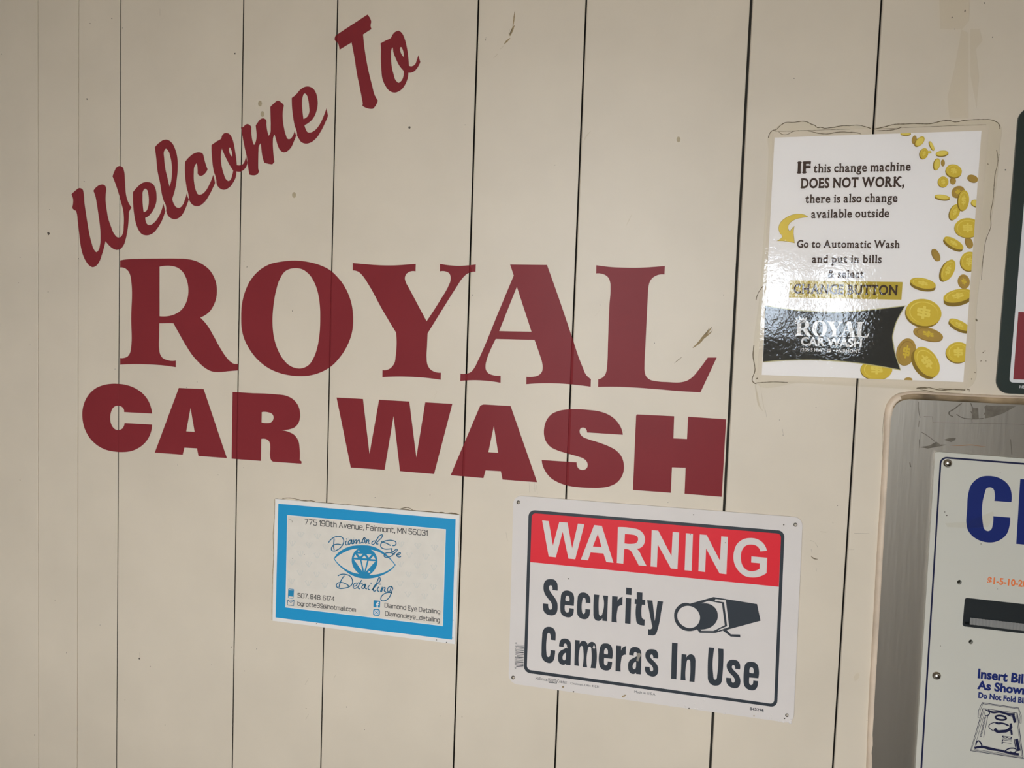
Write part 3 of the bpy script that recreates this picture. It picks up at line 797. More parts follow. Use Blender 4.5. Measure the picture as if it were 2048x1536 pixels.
flat('camera_pictogram', L(*S4, '485,268* 440,254 330,265 240,330 185,430 178,520 200,620 260,710 350,775 440,800 530,798 622,768* 680,835* 980,838* 1130,793* 1280,908* 1470,923* 1466,870* 1285,865* 1200,778* 1863,600* 1795,275* 945,137*|440,310 540,330 630,400 680,500 675,600 620,690 520,740 440,738 340,690 265,610 238,500 270,400 350,330|703,262* 850,212* 1110,262* 1165,688* 945,798* 712,795* 690,770* 800,760 900,722 980,650 1025,560 1030,480 1005,390 940,315 850,270 780,260|985,175* 1185,198* 1250,720* 1030,800* 1050,770* 1212,705* 1150,240* 970,210*'), e1, 0.0001, M_INK, sign)
text('maker_mark', 'Hillman', (1070.6, 1358.9), (1095, 1362.2), 6, e1, M_INK, sign, serif=True)
text('maker_mark', 'Sign', (1098.3, 1363), (1111, 1364.6), 6, e1, M_INK, sign, serif=True)
text('maker_mark', 'Center', (1114, 1364.8), (1134, 1367.4), 6, e1, M_INK, sign, serif=True)
flat('maker_mark', [[(1096.5, 1356.5, 1), (1112.2, 1358.6, 1), (1114, 1366.8, 1), (1097.3, 1365.6, 1)], [(1097.8, 1357.6, 1), (1111.6, 1359.5, 1), (1112.6, 1365.9, 1), (1098.3, 1364.6, 1)]], e1, 0.0001, M_INK, sign, sm=False)
text('small_print', 'Cincinnati, Ohio 45231', (1141, 1368.4), (1197.4, 1375.6), 4.2, e1, M_INK, sign)
text('small_print', 'Made in U.S.A.', (1268.7, 1385.4), (1311.5, 1391), 4.6, e1, M_INK, sign)
text('part_number', '843296', (1499.5, 1419.9), (1527.6, 1423.2), 5.0, e1, M_INK, sign, bold=0.03)
bars = []
R2 = random.Random(3)
y = 1289.5
while y < 1334:
    wd = R2.choice([0.6, 0.6, 1.0, 1.5])
    bars.append(([(1034.2 - (y - 1289) * 0.03, y, 1), (1047.6 - (y - 1289) * 0.03, y + 1.2, 1)], wd))
    y += wd + R2.choice([0.9, 1.1, 1.6])
strokes('barcode', bars, 1, e1, M_INK, sign)
text('barcode_digits', '0 45899 40088 8', (1030.6, 1284.5), (1029.2, 1337), 3.2, e1, M_INK, sign)
# worn spots and sealant crumbs along the bottom of the plate
flat('scraped_patch', L(*S2, '1600,525* 1650,520* 1680,550* 1650,590* 1630,650* 1595,640* 1605,590*'), e1 + 0.00012, 0.0001, M_STEEL, sign, sm=False)
flat('scraped_patch', L(*S2, '930,392* 948,430* 930,462* 908,430*'), e1 + 0.00012, 0.0001, M_PLATE, sign, sm=False)
flat('scraped_patch', L(*S2, '495,425* 520,440* 510,450* 490,432*'), e1 + 0.00012, 0.0001, M_PLATE, sign, sm=False)
for (x, y, r) in [(1247, 1393, 3.0), (1250, 1391, 2.0), (1126, 1374, 2.2), (1508, 1432, 1.6)]:
    flat('sealant_crumb', [circ(x, y, r, r * .7, 9)], P0 + 0.0004, 0.0006, M_SCUFF, sign, sm=False)
vs, fs = [], []
for i in range(46):                              # knobbly dried sealant squeezed over the lower edge
    t = R.random()
    cl = R.choice([0.42, 0.62, 0.7, 0.93, 0.97])
    t = min(0.99, max(0.02, R.gauss(cl, 0.035)))
    x = SG[3][0] + (SG[2][0] - SG[3][0]) * t
    y = SG[3][1] + (SG[2][1] - SG[3][1]) * t - abs(R.gauss(0, 6)) - 0.5
    r = R.uniform(0.0006, 0.0016)
    X, Z = W(x, y, P0)
    k = len(vs)
    for a in range(6):
        vs.append((X + r * math.cos(a * math.pi / 3), -P0, Z + r * math.sin(a * math.pi / 3)))
    vs.append((X, -P0 - r * 0.6, Z))
    fs += [(k + a, k + (a + 1) % 6, k + 6) for a in range(6)]
mk('sealant_lumps', vs, fs, M_PLATE, sign, smooth=True)['kind'] = 'stuff'
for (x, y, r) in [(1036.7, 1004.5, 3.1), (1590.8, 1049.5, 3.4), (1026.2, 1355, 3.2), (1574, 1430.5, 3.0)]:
    flat('hole_shade_ring', [circ(x, y, r + .6, n=18), circ(x + .3, y + .4, r - .9, n=18)], e1, 0.0001, M_CHIPSHADE, sign, sm=False)  # dark rings painted as the shade inside the mounting holes
for (x, y, r) in [(1567.5, 1049.7, 1.6), (1137, 1157.5, 1.6), (1387, 1029.5, 1.3), (1147, 1383.5, 1.7), (1378, 1417, 1.7), (1450.5, 1085.5, 1.0), (1381, 1069, .9), (1569, 1437, 1.6)]:
    flat('paint_chip', [circ(x, y, r, r * .8, 8)], e1 + 0.0002, 0.0001, M_CHIPSHADE, sign, sm=False)

# ------------------------------------------------------------------ blue bordered detailing card
KX, KZ = W(732, 1140, 0.002)
card = thing('business_card_sign', 'blue bordered Diamond Eye Detailing card glued to the wall', 'sign', (KX, 0, KZ))
K0 = 0.0016
k1 = K0 + 0.00012
k2 = K0 + 0.00024
k3 = K0 + 0.00036
flat('backing_board', [[(550.4, 997.7, 1), (919.2, 1030, 1), (910.2, 1288.3, 1), (545, 1241.5, 1)]], K0, 0.0014, M_CARD, card, sm=False)
KO = [(556.5, 1007.5, 1), (911.3, 1038.3, 1), (904, 1279.4, 1), (551, 1235, 1)]
KI = [(574.4, 1030, 1), (891.9, 1058.5, 1), (885.8, 1252.3, 1), (570.8, 1214.8, 1)]
KI2 = [(575.8, 1031.6, 1), (890.4, 1060, 1), (884.3, 1250.6, 1), (572.2, 1213.2, 1)]
flat('blue_border', [KO, KI], k1, 0.0001, M_BLUE, card, sm=False)
flat('cream_field', [KI2], k1, 0.0001, M_CREAM, card, sm=False)
fan = []
for r in range(9):
    for c in range(9):
        u = (c + (0.5 if r % 2 else 0.0) + 0.3) / 9.4
        v = (r + 0.9) / 9.6
        if 0.27 < u < 0.70 and 0.2 < v < 0.86 or v < 0.17 or (v > 0.80 and (u < 0.5 or u > 0.52)):
            continue
        tl, tr_, br, bl = KI2
        x = (tl[0] * (1 - u) + tr_[0] * u) * (1 - v) + (bl[0] * (1 - u) + br[0] * u) * v
        y = (tl[1] * (1 - u) + tr_[1] * u) * (1 - v) + (bl[1] * (1 - u) + br[1] * u) * v
        for q in (-1, 0, 1):
            fan.append(([(x + q * 5.5, y - 5 + abs(q) * 1.2, 1), (x + q * 1.2, y + 4.5, 1)], 1.5))
        fan.append(([(x - 7, y - 4, 1), (x - 3, y - 6, 1)], 1.4))
        fan.append(([(x + 7, y - 3.4, 1), (x + 3, y - 5.6, 1)], 1.4))
strokes('faint_diamond_pattern', fan, 1.2, k2, M_FAINT, card)
S5 = (640, 1060, 10.24)
flat('eye_logo', L(*S5, '280,590* 340,500 450,410 600,340 750,315 870,310 1000,320 1130,355 1280,440 1420,560 1550,715* 1480,800 1370,880 1230,945 1080,985 930,995 780,975 640,920 500,825 380,720|300,592* 400,510 520,445 640,400 790,380* 720,430 670,510 648,610 660,700 700,790 750,850 800,897* 700,880 580,830 460,755 370,680|1045,405* 1180,440 1310,510 1430,600 1530,717* 1450,790 1330,860 1180,905 1010,920* 1090,850 1150,760 1178,660 1165,560 1120,470'), k2, 0.0001, M_LOGO, card)
flat('diamond_logo', L(*S5, '725,500* 775,570* 690,565*|765,485* 880,490* 822,552*|907,520* 958,582* 860,575*|950,498* 1055,503* 1000,565*|1095,530* 1135,603* 1035,595*|693,603* 822,612* 870,855*|850,617* 965,625* 905,860*|995,632* 1135,640* 935,860*|778,412* 795,428* 815,420* 803,437* 815,458* 795,445* 770,455* 785,437*|985,832* 1008,848* 1035,838* 1020,857* 1032,885* 1008,868* 980,880* 995,857*'), k3, 0.0001, M_CREAM, card)


def scr(pts):
    return [(640 + a / 10.24, 1060 + b / 10.24) for a, b in pts]


SCRIPT = [
    [(178, 255), (230, 190), (300, 145), (380, 130), (450, 150), (485, 210), (475, 280), (430, 350), (360, 405), (290, 430), (240, 415), (235, 370), (280, 310), (350, 290), (430, 305)],
    [(290, 180), (282, 260), (278, 340), (290, 405)],
    [(542, 225), (525, 280), (535, 305), (560, 290)], [(543, 180), (546, 190)],
    [(655, 208), (605, 215), (578, 260), (588, 295), (620, 278), (652, 215), (645, 270), (665, 285)],
    [(692, 203), (680, 280), (712, 225), (745, 205), (752, 222), (738, 275), (768, 225), (800, 203), (812, 222), (800, 265), (850, 250)],
    [(908, 155), (885, 185), (868, 225), (874, 258), (897, 264), (916, 238), (912, 200), (892, 176), (906, 156), (926, 182)],
    [(952, 190), (942, 272), (962, 225), (990, 198), (1002, 215), (990, 268), (1020, 270)],
    [(1135, 228), (1090, 230), (1060, 265), (1075, 300), (1110, 280), (1160, 200), (1240, 105), (1275, 98), (1270, 140), (1200, 220), (1155, 285), (1190, 285)],
    [(1490, 320), (1550, 300), (1555, 255), (1480, 215), (1380, 215), (1290, 245), (1245, 290), (1250, 350), (1310, 385), (1400, 390), (1470, 380)],
    [(1255, 240), (1340, 265), (1440, 315)],
    [(1480, 390), (1470, 440), (1500, 440), (1575, 395), (1520, 480), (1450, 540), (1370, 560), (1315, 540), (1320, 495), (1400, 465), (1530, 500)],
    [(1570, 505), (1640, 490), (1648, 470), (1610, 475), (1568, 515), (1590, 545), (1655, 545)],
    [(370, 940), (430, 910), (530, 910), (620, 950), (665, 1030), (650, 1120), (580, 1170), (480, 1195), (380, 1190), (335, 1150), (350, 1100), (420, 1075), (500, 1090), (600, 1160)],
    [(495, 940), (420, 1060), (390, 1170)],
    [(690, 1150), (750, 1130), (760, 1090), (720, 1090), (680, 1140), (690, 1190), (750, 1180)],
    [(855, 1030), (800, 1120), (780, 1190), (815, 1205)], [(780, 1080), (870, 1092)],
    [(930, 1110), (880, 1130), (860, 1190), (890, 1200), (930, 1120), (922, 1190), (955, 1205)],
    [(1012, 1140), (990, 1210), (1020, 1225)], [(1043, 1084), (1047, 1094)],
    [(1060, 1230), (1150, 1130), (1235, 1005), (1225, 975), (1160, 1085), (1090, 1210), (1100, 1250), (1145, 1230)],
    [(1205, 1170), (1180, 1240), (1210, 1260)], [(1228, 1105), (1232, 1116)],
    [(1275, 1170), (1250, 1265), (1290, 1195), (1330, 1180), (1318, 1250), (1345, 1265)],
    [(1475, 1160), (1400, 1180), (1385, 1250), (1410, 1265), (1475, 1170), (1460, 1280), (1410, 1390), (1320, 1450), (1255, 1440), (1250, 1380), (1310, 1310), (1400, 1280), (1470, 1292)]]
for i0, i1 in ((0, 9), (9, 13), (13, len(SCRIPT))):
    strokes('script_word', [scr(p) for p in SCRIPT[i0:i1]], 1.95, k3 + 0.00012, M_SCRIPT, card, step=0.7)


def ring(x0, y0, x1, y1, c=.14):
    return [(x0 + c, y0), (x1 - c, y0), (x1, y0 + c), (x1, y1 - c), (x1 - c, y1), (x0 + c, y1), (x0, y1 - c), (x0, y0 + c), (x0 + c, y0)]


BOWL = [(0, .6), (.12, .72), (.48, .72), (.6, .6), (.6, .12), (.48, 0), (.12, 0), (0, .12)]
BOWLR = [(.6 - x, y) for x, y in BOWL]
ARCH = [(0, .6), (.12, .72), (.46, .72), (.58, .6), (.58, 0)]
SQF = {   # single-line square face: cap height 1, x height .72
    '0': [ring(0, 0, .75, 1)], 'o': [ring(0, 0, .62, .72)], '7': [[(0, 1), (.68, 1), (.2, 0)]],
    '5': [[(.66, 1), (.04, 1), (.02, .58), (.55, .58), (.68, .46), (.68, .14), (.55, 0), (.12, 0), (0, .12)]], '1': [[(0, .8), (.2, 1), (.2, 0)]],
    '9': [[(.68, .45), (.14, .45), (0, .58), (0, .87), (.14, 1), (.54, 1), (.68, .87), (.68, .14), (.54, 0), (.1, 0), (0, .1)]],
    '6': [[(0, .55), (.54, .55), (.68, .42), (.68, .13), (.54, 0), (.14, 0), (0, .13), (0, .87), (.14, 1), (.58, 1), (.66, .9)]],
    '8': [ring(0, .5, .68, 1), ring(0, 0, .68, .5)], '4': [[(.52, 0), (.52, 1), (0, .3), (.72, .3)]],
    '3': [[(0, .88), (.12, 1), (.54, 1), (.66, .88), (.66, .62), (.54, .52), (.2, .52)], [(.54, .52), (.68, .4), (.68, .13), (.55, 0), (.12, 0), (0, .12)]],
    't': [[(.12, .95), (.12, .12), (.22, 0), (.42, 0)], [(0, .72), (.4, .72)]], 'h': [[(0, 1), (0, 0)], ARCH], 'n': [[(0, .72), (0, 0)], ARCH],
    'A': [[(0, 0), (.38, 1), (.76, 0)], [(.13, .32), (.63, .32)]], 'v': [[(0, .72), (.3, 0), (.6, .72)]],
    'e': [[(0, .38), (.6, .38), (.6, .6), (.48, .72), (.12, .72), (0, .6), (0, .12), (.12, 0), (.5, 0), (.58, .08)]],
    'u': [[(0, .72), (0, .12), (.12, 0), (.46, 0), (.58, .12)], [(.58, .72), (.58, 0)]], ',': [[(.06, .1), (.06, 0), (0, -.16)]], '.': [[(0, .1), (0, 0)]],
    'F': [[(0, 0), (0, 1), (.6, 1)], [(0, .52), (.52, .52)]], 'E': [[(.62, 0), (0, 0), (0, 1), (.62, 1)], [(0, .52), (.55, .52)]],
    'D': [[(0, 0), (0, 1), (.56, 1), (.74, .82), (.74, .18), (.56, 0), (0, 0)]],
    'a': [[(.04, .66), (.12, .72), (.46, .72), (.58, .6), (.58, 0)], [(.58, .42), (.12, .42), (0, .32), (0, .1), (.12, 0), (.46, 0), (.58, .12)]],
    'i': [[(0, .72), (0, 0)], [(0, 1), (0, .9)]], 'l': [[(0, 1), (0, 0)]], 'r': [[(0, .72), (0, 0)], [(0, .6), (.12, .72), (.34, .72)]],
    'm': [[(0, .72), (0, 0)], [(0, .6), (.12, .72), (.36, .72), (.46, .6), (.46, 0)], [(.46, .6), (.58, .72), (.82, .72), (.92, .6), (.92, 0)]],
    'M': [[(0, 0), (0, 1), (.42, .25), (.84, 1), (.84, 0)]], 'N': [[(0, 0), (0, 1), (.68, 0), (.68, 1)]],
    'b': [[(0, 1), (0, 0)], BOWL], 'd': [[(.6, 1), (.6, 0)], BOWLR], 'g': [[(.6, .72), (.6, -.14), (.48, -.27), (.08, -.27)], BOWLR],
    'y': [[(0, .72), (.3, 0)], [(.6, .72), (.22, -.27), (.05, -.27)]], 'c': [[(.55, .62), (.45, .72), (.12, .72), (0, .6), (0, .12), (.12, 0), (.45, 0), (.55, .1)]],
    '@': [ring(0, -.1, .9, .85), ring(.25, .15, .62, .6), [(.62, .15), (.8, .15)]], '_': [[(0, -.1), (.7, -.1)]]}


def square_text(name, body, p0, p1, h, wd):
    lines, x = [], 0.0
    for c_ in body:
        if c_ == ' ':
            x += .36
            continue
        g_ = SQF[c_]
        lines += [[(x + a, b) for a, b in ln] for ln in g_]
        x += max(a for ln in g_ for a, b in ln) + .24
    tw = x - .24
    out = [[(p0[0] + (p1[0] - p0[0]) * a / tw + .022 * b * h, p0[1] + (p1[1] - p0[1]) * a / tw - b * h, 1) for a, b in ln] for ln in lines]
    out = [[a, b] for ln in out for a, b in zip(ln[:-1], ln[1:])]
    return strokes(name, out, wd, k2, M_GREYTXT, card)


square_text('address_text', '775 190th Avenue, Fairmont, MN 56031', (609.5, 1048.6), (854.5, 1071.4), 10.4, 1.4)
square_text('phone_text', '507. 848. 6174', (595.5, 1194.8), (668.5, 1202.2), 8.6, 1.25)
square_text('email_text', 'bgrotte39@hotmail.com', (595.5, 1210.8), (711.2, 1223.4), 8.0, 1.2)
square_text('contact_text', 'Diamond Eye Detailing', (769.5, 1214.5), (879.6, 1227.6), 8.3, 1.2)
square_text('contact_text', 'Diamondeye_detailing', (770.8, 1231.1), (879, 1244.2), 8.3, 1.2)
IC = (730, 1180, 11.38)
IP = (560, 1160, 11.38)


def quad(o, pts):
    return [(o[0] + a / o[2], o[1] + b / o[2]) for a, b in pts]


ic = flat('square_f_icon', [rrect(quad(IC, [(195, 232), (346, 248), (340, 402), (190, 390)]), 1.2)], k2, 0.0001, M_LOGO, card, sm=False)
put('f_mark', glyphs('f', 0.03), (752.0, 1215.0), (758.3, 1215.6), 11.0, k3, M_CARD, ic)
ic = flat('round_lens_icon', [rrect(quad(IC, [(187, 428), (340, 440), (335, 592), (183, 580)]), 3.4)], k2, 0.0001, M_LOGO, card, sm=False)
flat('ring_mark', [rrect(quad(IC, [(213, 452), (316, 460), (311, 566), (209, 557)]), 2.6), rrect(quad(IC, [(226, 465), (304, 472), (299, 553), (222, 545)]), 2.0)], k3, 0.0001, M_CARD, ic, sm=False)
flat('ring_mark', [circ(753.1, 1224.8, 2.9, n=18), circ(753.1, 1224.8, 1.5, n=14)], k3, 0.0001, M_CARD, ic, sm=False)
ic = flat('phone_icon', [rrect(quad(IP, [(188, 194), (320, 206), (308, 426), (180, 412)]), 2.0)], k2, 0.0001, M_LOGO, card, sm=False)
flat('phone_face', [rrect(quad(IP, [(203, 212), (305, 222), (301, 238), (200, 228)]), .5), rrect(quad(IP, [(194, 368), (302, 380), (300, 414), (192, 402)]), .6)], k3, 0.0001, M_CREAM, ic, sm=False)
flat('envelope_icon', [rrect(quad(IP, [(172, 444), (327, 460), (316, 592), (163, 576)]), 1.0), rrect(quad(IP, [(184, 456), (315, 470), (305, 579), (175, 564)]), .6)], k2, 0.0001, M_SCRIPT, card, sm=False)
strokes('envelope_icon', [[(*q, 1) for q in quad(IP, [(178, 452), (244, 514), (320, 466)])]], 1.1, k2, M_SCRIPT, card)
strokes('scratch', [[(578, 1040), (584, 1041.5), (584, 1045)]], .7, k3, M_DIRT, card)
strokes('scratch', [[(713, 1130), (715.5, 1128.5)]], .7, k3, M_DIRT, card)
for (x, y, r) in [(893, 1284.5, 1.3), (873, 1280, 1.2), (633, 1247.3, 1.2), (906.3, 1240.5, 1), (905.5, 1276, 1), (585, 1116.7, 1.0), (608.5, 1109, .9)]:
    flat('paint_chip', [circ(x, y, r, r * .7, 8)], k3, 0.0001, M_CHIPSHADE, card, sm=False)
kg = thing('adhesive_bead', 'thin brown dried adhesive along the edges of the blue bordered card', 'adhesive', (KX, 0, KZ + .08))
G53 = (530, 980, 5.12)


def bead(name, pts, r, m, par, d=0.0, jit=0.0, squash=0.8):
    q = smooth([(a, b, False) for a, b in pts], False, 3.0)
    return tube(name, [(W(x, y, d)[0], -d, W(x, y, d)[1]) for x, y in q], [r * R.uniform(1 - jit, 1 + jit) for _ in q], m, par, ns=6, squash=squash)


bead('dirt_line', px(*G53, [(105, 90), (300, 108), (640, 134), (1000, 166), (1400, 200), (1700, 224), (1990, 252)]), 0.00055, M_DIRT, kg, 0.0, .3)
bead('dirt_line', px(*G53, [(180, 88), (255, 82), (330, 95), (380, 106), (450, 106), (520, 122)]), 0.0005, M_DIRT, kg, 0.0, .3)
bead('dirt_line', px(*G53, [(1385, 196), (1420, 185), (1455, 180), (1485, 188), (1512, 208)]), 0.0005, M_DIRT, kg, 0.0, .3)
bead('dirt_line', px(*G53, [(1775, 236), (1810, 228), (1850, 240), (1910, 236), (1960, 244), (1988, 256)]), 0.0006, M_DIRT, kg, 0.0, .3)
bead('dirt_line', [(549.5, 998), (548.5, 1040), (546.5, 1060), (547, 1110), (544.5, 1170), (544, 1240)], 0.0004, M_SCUFF, kg, 0.0, .3)

# ------------------------------------------------------------------ laminated notice
NX, NZ = W(1742, 512, 0.002)
note = thing('laminated_notice', 'laminated white paper notice about the change machine with gold coins', 'notice', (NX, 0, NZ))
N0 = 0.0010
n1, n2, n3, n4, n5 = [N0 + 0.0001 * i for i in range(1, 6)]
PQ = [(1549.2, 275.2), (1963.0, 261.3), (1926.6, 764.2), (1523.4, 749.8)]
PAPER = [(*p, True) for p in PQ]
flat('paper', [PAPER], N0, 0.0003, M_PAPER, note, sm=False)


def clip(poly, c=PQ):
    out = [(p[0], p[1]) for p in poly]
    for i in range(4):
        a, b = c[i], c[(i + 1) % 4]
        inp, out = out, []
        for j in range(len(inp)):
            p, q = inp[j - 1], inp[j]
            sp = (b[0] - a[0]) * (p[1] - a[1]) - (b[1] - a[1]) * (p[0] - a[0])
            sq = (b[0] - a[0]) * (q[1] - a[1]) - (b[1] - a[1]) * (q[0] - a[0])
            if (sp >= 0) != (sq >= 0):
                t = sp / (sp - sq)
                out.append((p[0] + (q[0] - p[0]) * t, p[1] + (q[1] - p[1]) * t))
            if sq >= 0:
                out.append(q)
        if not out:
            return []
    return out


def poly(vs, fs, fm, pts, d, mi):
    if len(pts) < 3:
        return
    k = len(vs)
    for x, y in pts:
        X, Z = W(x, y, d)
        vs.append((X, -d, Z))
    fs.append(tuple(range(k + len(pts) - 1, k - 1, -1)))
    fm.append(mi)


def coin(cx, cy, rx, ry, rot, ex, ey, tan=False, sign_=True, lv=0):
    """printed coin: edge, face, inner ring and a money sign, cut off at the edge of the paper"""
    mats = [M_COINTAN2, M_COINTAN, M_COINTAN2, M_COINTAN, M_COIN] if tan else [M_COINEDGE, M_COIN, M_COINLIGHT, M_COINLIGHT, M_COINLIGHT]
    rot = math.radians(rot)
    vs, fs, fm = [], [], []
    b = n2 + lv * 0.0001
    for t in (1.0, 0.66, 0.33):
        poly(vs, fs, fm, clip(circ(cx + ex * t, cy + ey * t, rx, ry, 30, rot)), b - 0.00001 * t, 0)
    poly(vs, fs, fm, clip(circ(cx, cy, rx, ry, 30, rot)), b + 0.00001, 1)
    poly(vs, fs, fm, clip(circ(cx, cy, rx * .80, ry * .80, 30, rot)), b + 0.00002, 2)
    poly(vs, fs, fm, clip(circ(cx + rx * .02, cy + ry * .03, rx * .77, ry * .77, 30, rot)), b + 0.00003, 1 if min(rx, ry) > 8 else 3)
    if sign_ and min(rx, ry) > 7:
        c, s = math.cos(rot), math.sin(rot)
        sg = [(-.34, -.30, .34, -.14), (-.34, -.08, .34, .06), (-.34, .14, .34, .30), (-.38, -.26, -.18, .0), (.18, .0, .38, .26), (-.08, -.48, .08, .48)]
        for iz, (x0, y0, x1, y1) in enumerate(sg):
            pts = []
            for (a, e) in ((x0, y0), (x1, y0), (x1, y1), (x0, y1)):
                a, e = a * rx, e * ry
                pts.append((cx + a * c - e * s, cy + a * s + e * c))
            poly(vs, fs, fm, clip(pts), b + 0.00004 + iz * 0.000006, 4)
    if fs:
        mk('coin_picture', vs, fs, mats, note, fm)


def cA(x, y, rx, ry, rot=0, e=(0, 5), **k):
    q = 5.485
    coin(1780 + x / q, 230 + y / q, rx / q, ry / q, rot, e[0] / q, e[1] / q, **k)


def cB(x, y, rx, ry, rot=0, e=(0, 12), **k):
    q = 5.12
    coin(1780 + x / q, 500 + y / q, rx / q, ry / q, rot, e[0] / q, e[1] / q, **k)


cA(172, 203, 58, 20, 0, (0, 8))
cA(268, 270, 26, 46, 5, (-4, 6), tan=True)
cA(328, 290, 38, 66, 42, (-10, 6), lv=1)
cA(430, 405, 24, 13, -5, (0, 5))
cA(374, 422, 45, 60, 12, (-10, 6), lv=1)
cA(460, 340, 18, 56, -25, (-8, 2))
cA(571, 420, 70, 30, -6, (0, 10))
cA(580, 524, 22, 36, 0, (0, 4), tan=True)
cA(516, 540, 34, 66, 10, (-10, 4), lv=1)
cA(690, 722, 34, 40, 0, (0, 2), tan=True)
cA(700, 612, 90, 70, 14, (-6, 14), lv=1)
cA(908, 695, 60, 38, 20, (-4, 8), tan=True)
cA(584, 733, 58, 60, 0, (-5, 6))
cA(747, 843, 76, 62, -25, (0, 6), tan=True)
cA(712, 1065, 52, 92, 22, (-12, 6), tan=False)
cA(808, 938, 60, 114, 5, (-12, 6), lv=1)
cA(574, 900, 84, 26, 8, (-3, 14))
cA(945, 968, 58, 38, 15, (-3, 8))
cA(870, 1400, 38, 65, -20, (-8, 4), tan=True)
cA(852, 1238, 145, 108, 0, (-4, 6), lv=1)
cA(700, 1405, 120, 46, 30, (-12, 24))
cB(474, 52, 34, 68, -25, (-10, 2), tan=True)
cB(596, 207, 62, 118, 25, (-20, 10))
cB(815, 115, 95, 98, 10, (-6, 12))
cB(338, 340, 134, 52, 12, (-3, 28))
cB(757, 322, 60, 74, -15, (-4, 4), tan=True)
cB(695, 468, 152, 66, -12, (4, 38), lv=1)
cB(392, 860, 156, 64, 15, (-4, 10), tan=True)
cB(345, 640, 184, 138, 10, (-10, 18), lv=1)
cB(712, 765, 118, 42, 26, (-8, 26))
cB(168, 1042, 98, 140, 12, (-6, 6), tan=True)
cB(378, 1145, 108, 172, -35, (-30, 24), lv=1)
cB(700, 1048, 125, 106, 0, (-8, 10))
cB(188, 1325, 42, 20, 0, (0, 0), tan=True)
coin(1500 + 1297 / 5.12, 500 + 1222 / 5.12, 162 / 5.12, 108 / 5.12, 0, -1.2, 1.5)
N6 = (1510, 600, 6.4)
BAN = '132,75* 300,105 550,138 800,153 1100,158 1400,138 1650,112 1915,80* 1860,170 1800,290 1768,400 1755,470 1765,560 1790,690 1825,800 1857,890* 1700,860 1400,812 1100,780 800,765 500,765 250,775 102,790*'
BAN2 = '134,68* 300,95 550,127 800,142 1100,147 1400,127 1650,101 1930,68* 1872,170 1812,290 1780,400 1767,470 1777,560 1802,690 1837,800 1868,905* 1700,871 1400,823 1100,791 800,776 500,776 250,786 101,800*'
ban = flat('gold_edging', L(*N6, BAN2), n2 + 0.00022, 0.00006, M_PALEGOLD, note)
ban = flat('black_banner', L(*N6, BAN), n2 + 0.0003, 0.00006, M_BANNER, note)
bd = n2 + 0.0004
rl = []                                                  # the wall lettering repeated small on the banner
pts2 = [[[W(x, y) for x, y in smooth(lp)] for lp in lps] for _, _, lps in ROYAL]
for lps in pts2:
    v, f = fill(lps, 0.0)
    rl.append(([(a, b) for a, b, c in v], f))
g = join2(*rl)
xb0, xb1 = W(240, 728), W(1392, 785)
sl = (xb1[1] - xb0[1]) / (xb1[0] - xb0[0])
g = ([(x, z - xb0[1] - sl * (x - xb0[0])) for x, z in g[0]], g[1])
put('banner_royal_text', g, (1590, 671.2), (1738, 675.4), 25.5, bd, M_WHITEPRINT, ban, cap=0.126)
text('banner_title_text', 'CAR WASH', (1601.5, 690.6), (1723.3, 693.8), 16.2, bd, M_WHITEPRINT, ban, bold=0.03)
text('banner_address_text', '1205 S HWY 15 • FAIRMONT', (1601, 702.3), (1720.2, 705.8), 6.3, bd, M_WHITEPRINT, ban, bold=0.018)
flat('crown_logo', L(*N6, '515,286* 498,258* 533,266* 522,230* 560,256* 570,202* 595,248* 618,214* 628,243* 662,222* 655,263*|513,296* 657,272* 656,281* 515,306*'), bd, 0.00006, M_WHITEPRINT, ban, sm=False)
flat('gold_bar', [rrect([(1580.0, 560.8), (1805.3, 564.0), (1802.8, 599.5), (1578.0, 595.2)], 1.5)], n1, 0.00008, M_GOLDBAR, note, sm=False)
N2 = (1540, 420, 7.314)
flat('arrow_outline', L(*N2, '562,103* 500,66 420,54 320,70 230,112 160,172 127,240 128,300 150,350 180,388 145,425 95,455* 180,456 260,464 362,486* 352,400 346,330 360,230* 320,270 291,308* 270,280 266,240 290,195 350,150 420,124 490,112'), n1, 0.00008, M_ARROWLINE, note)
flat('arrow', L(*N2, '548,98* 495,70 420,59 322,75 234,117 165,176 132,242 133,300 155,348 187,388 150,425 112,450* 180,450 260,458 355,478* 346,400 340,330 352,246* 320,280 290,316* 264,284 260,240 285,191 346,145 418,119 490,107'), n2, 0.00008, M_ARROW, note)
# text lines
NA = (1580, 310, 7.877)


def nl(nm, body, o, a, b, h, bold=0.023, m=M_BROWN, dd=n3):
    A = (o[0] + a[0] / o[2], o[1] + a[1] / o[2])
    B = (o[0] + b[0] / o[2], o[1] + b[1] / o[2])
    text(nm, body, A, B, h / o[2], dd, m, note, bold=bold, serif=True)


nl('notice_text', 'IF', NA, (108, 284), (322, 280), 172, 0.04)
nl('notice_text', 'this change machine', NA, (367, 276), (1900, 244), 132)
nl('notice_text', 'DOES NOT WORK,', NA, (165, 520), (1800, 495), 148, 0.034)
nl('notice_text', 'there is also change', NA, (238, 754), (1692, 738), 130)
nl('notice_text', 'available outside', NA, (332, 992), (1560, 978), 130)
nl('notice_text', 'Go to Automatic Wash', N2, (392, 548), (1895, 556), 106)
nl('notice_text', 'and put in bills', N2, (612, 772), (1632, 774), 114)
nl('notice_text', '& select', N2, (845, 988), (1368, 990), 110)
nl('notice_text', 'CHANGE BUTTON', N2, (342, 1218), (1865, 1242), 134, 0.03)
FQ = [(1546, 263.5), (1978.5, 250.5), (1935, 777.5), (1513.5, 761.5)]
flat('laminate_pouch', [rrect(FQ, 5)], n5 + 0.0006, 0.0001, M_FILM, note, sm=False)

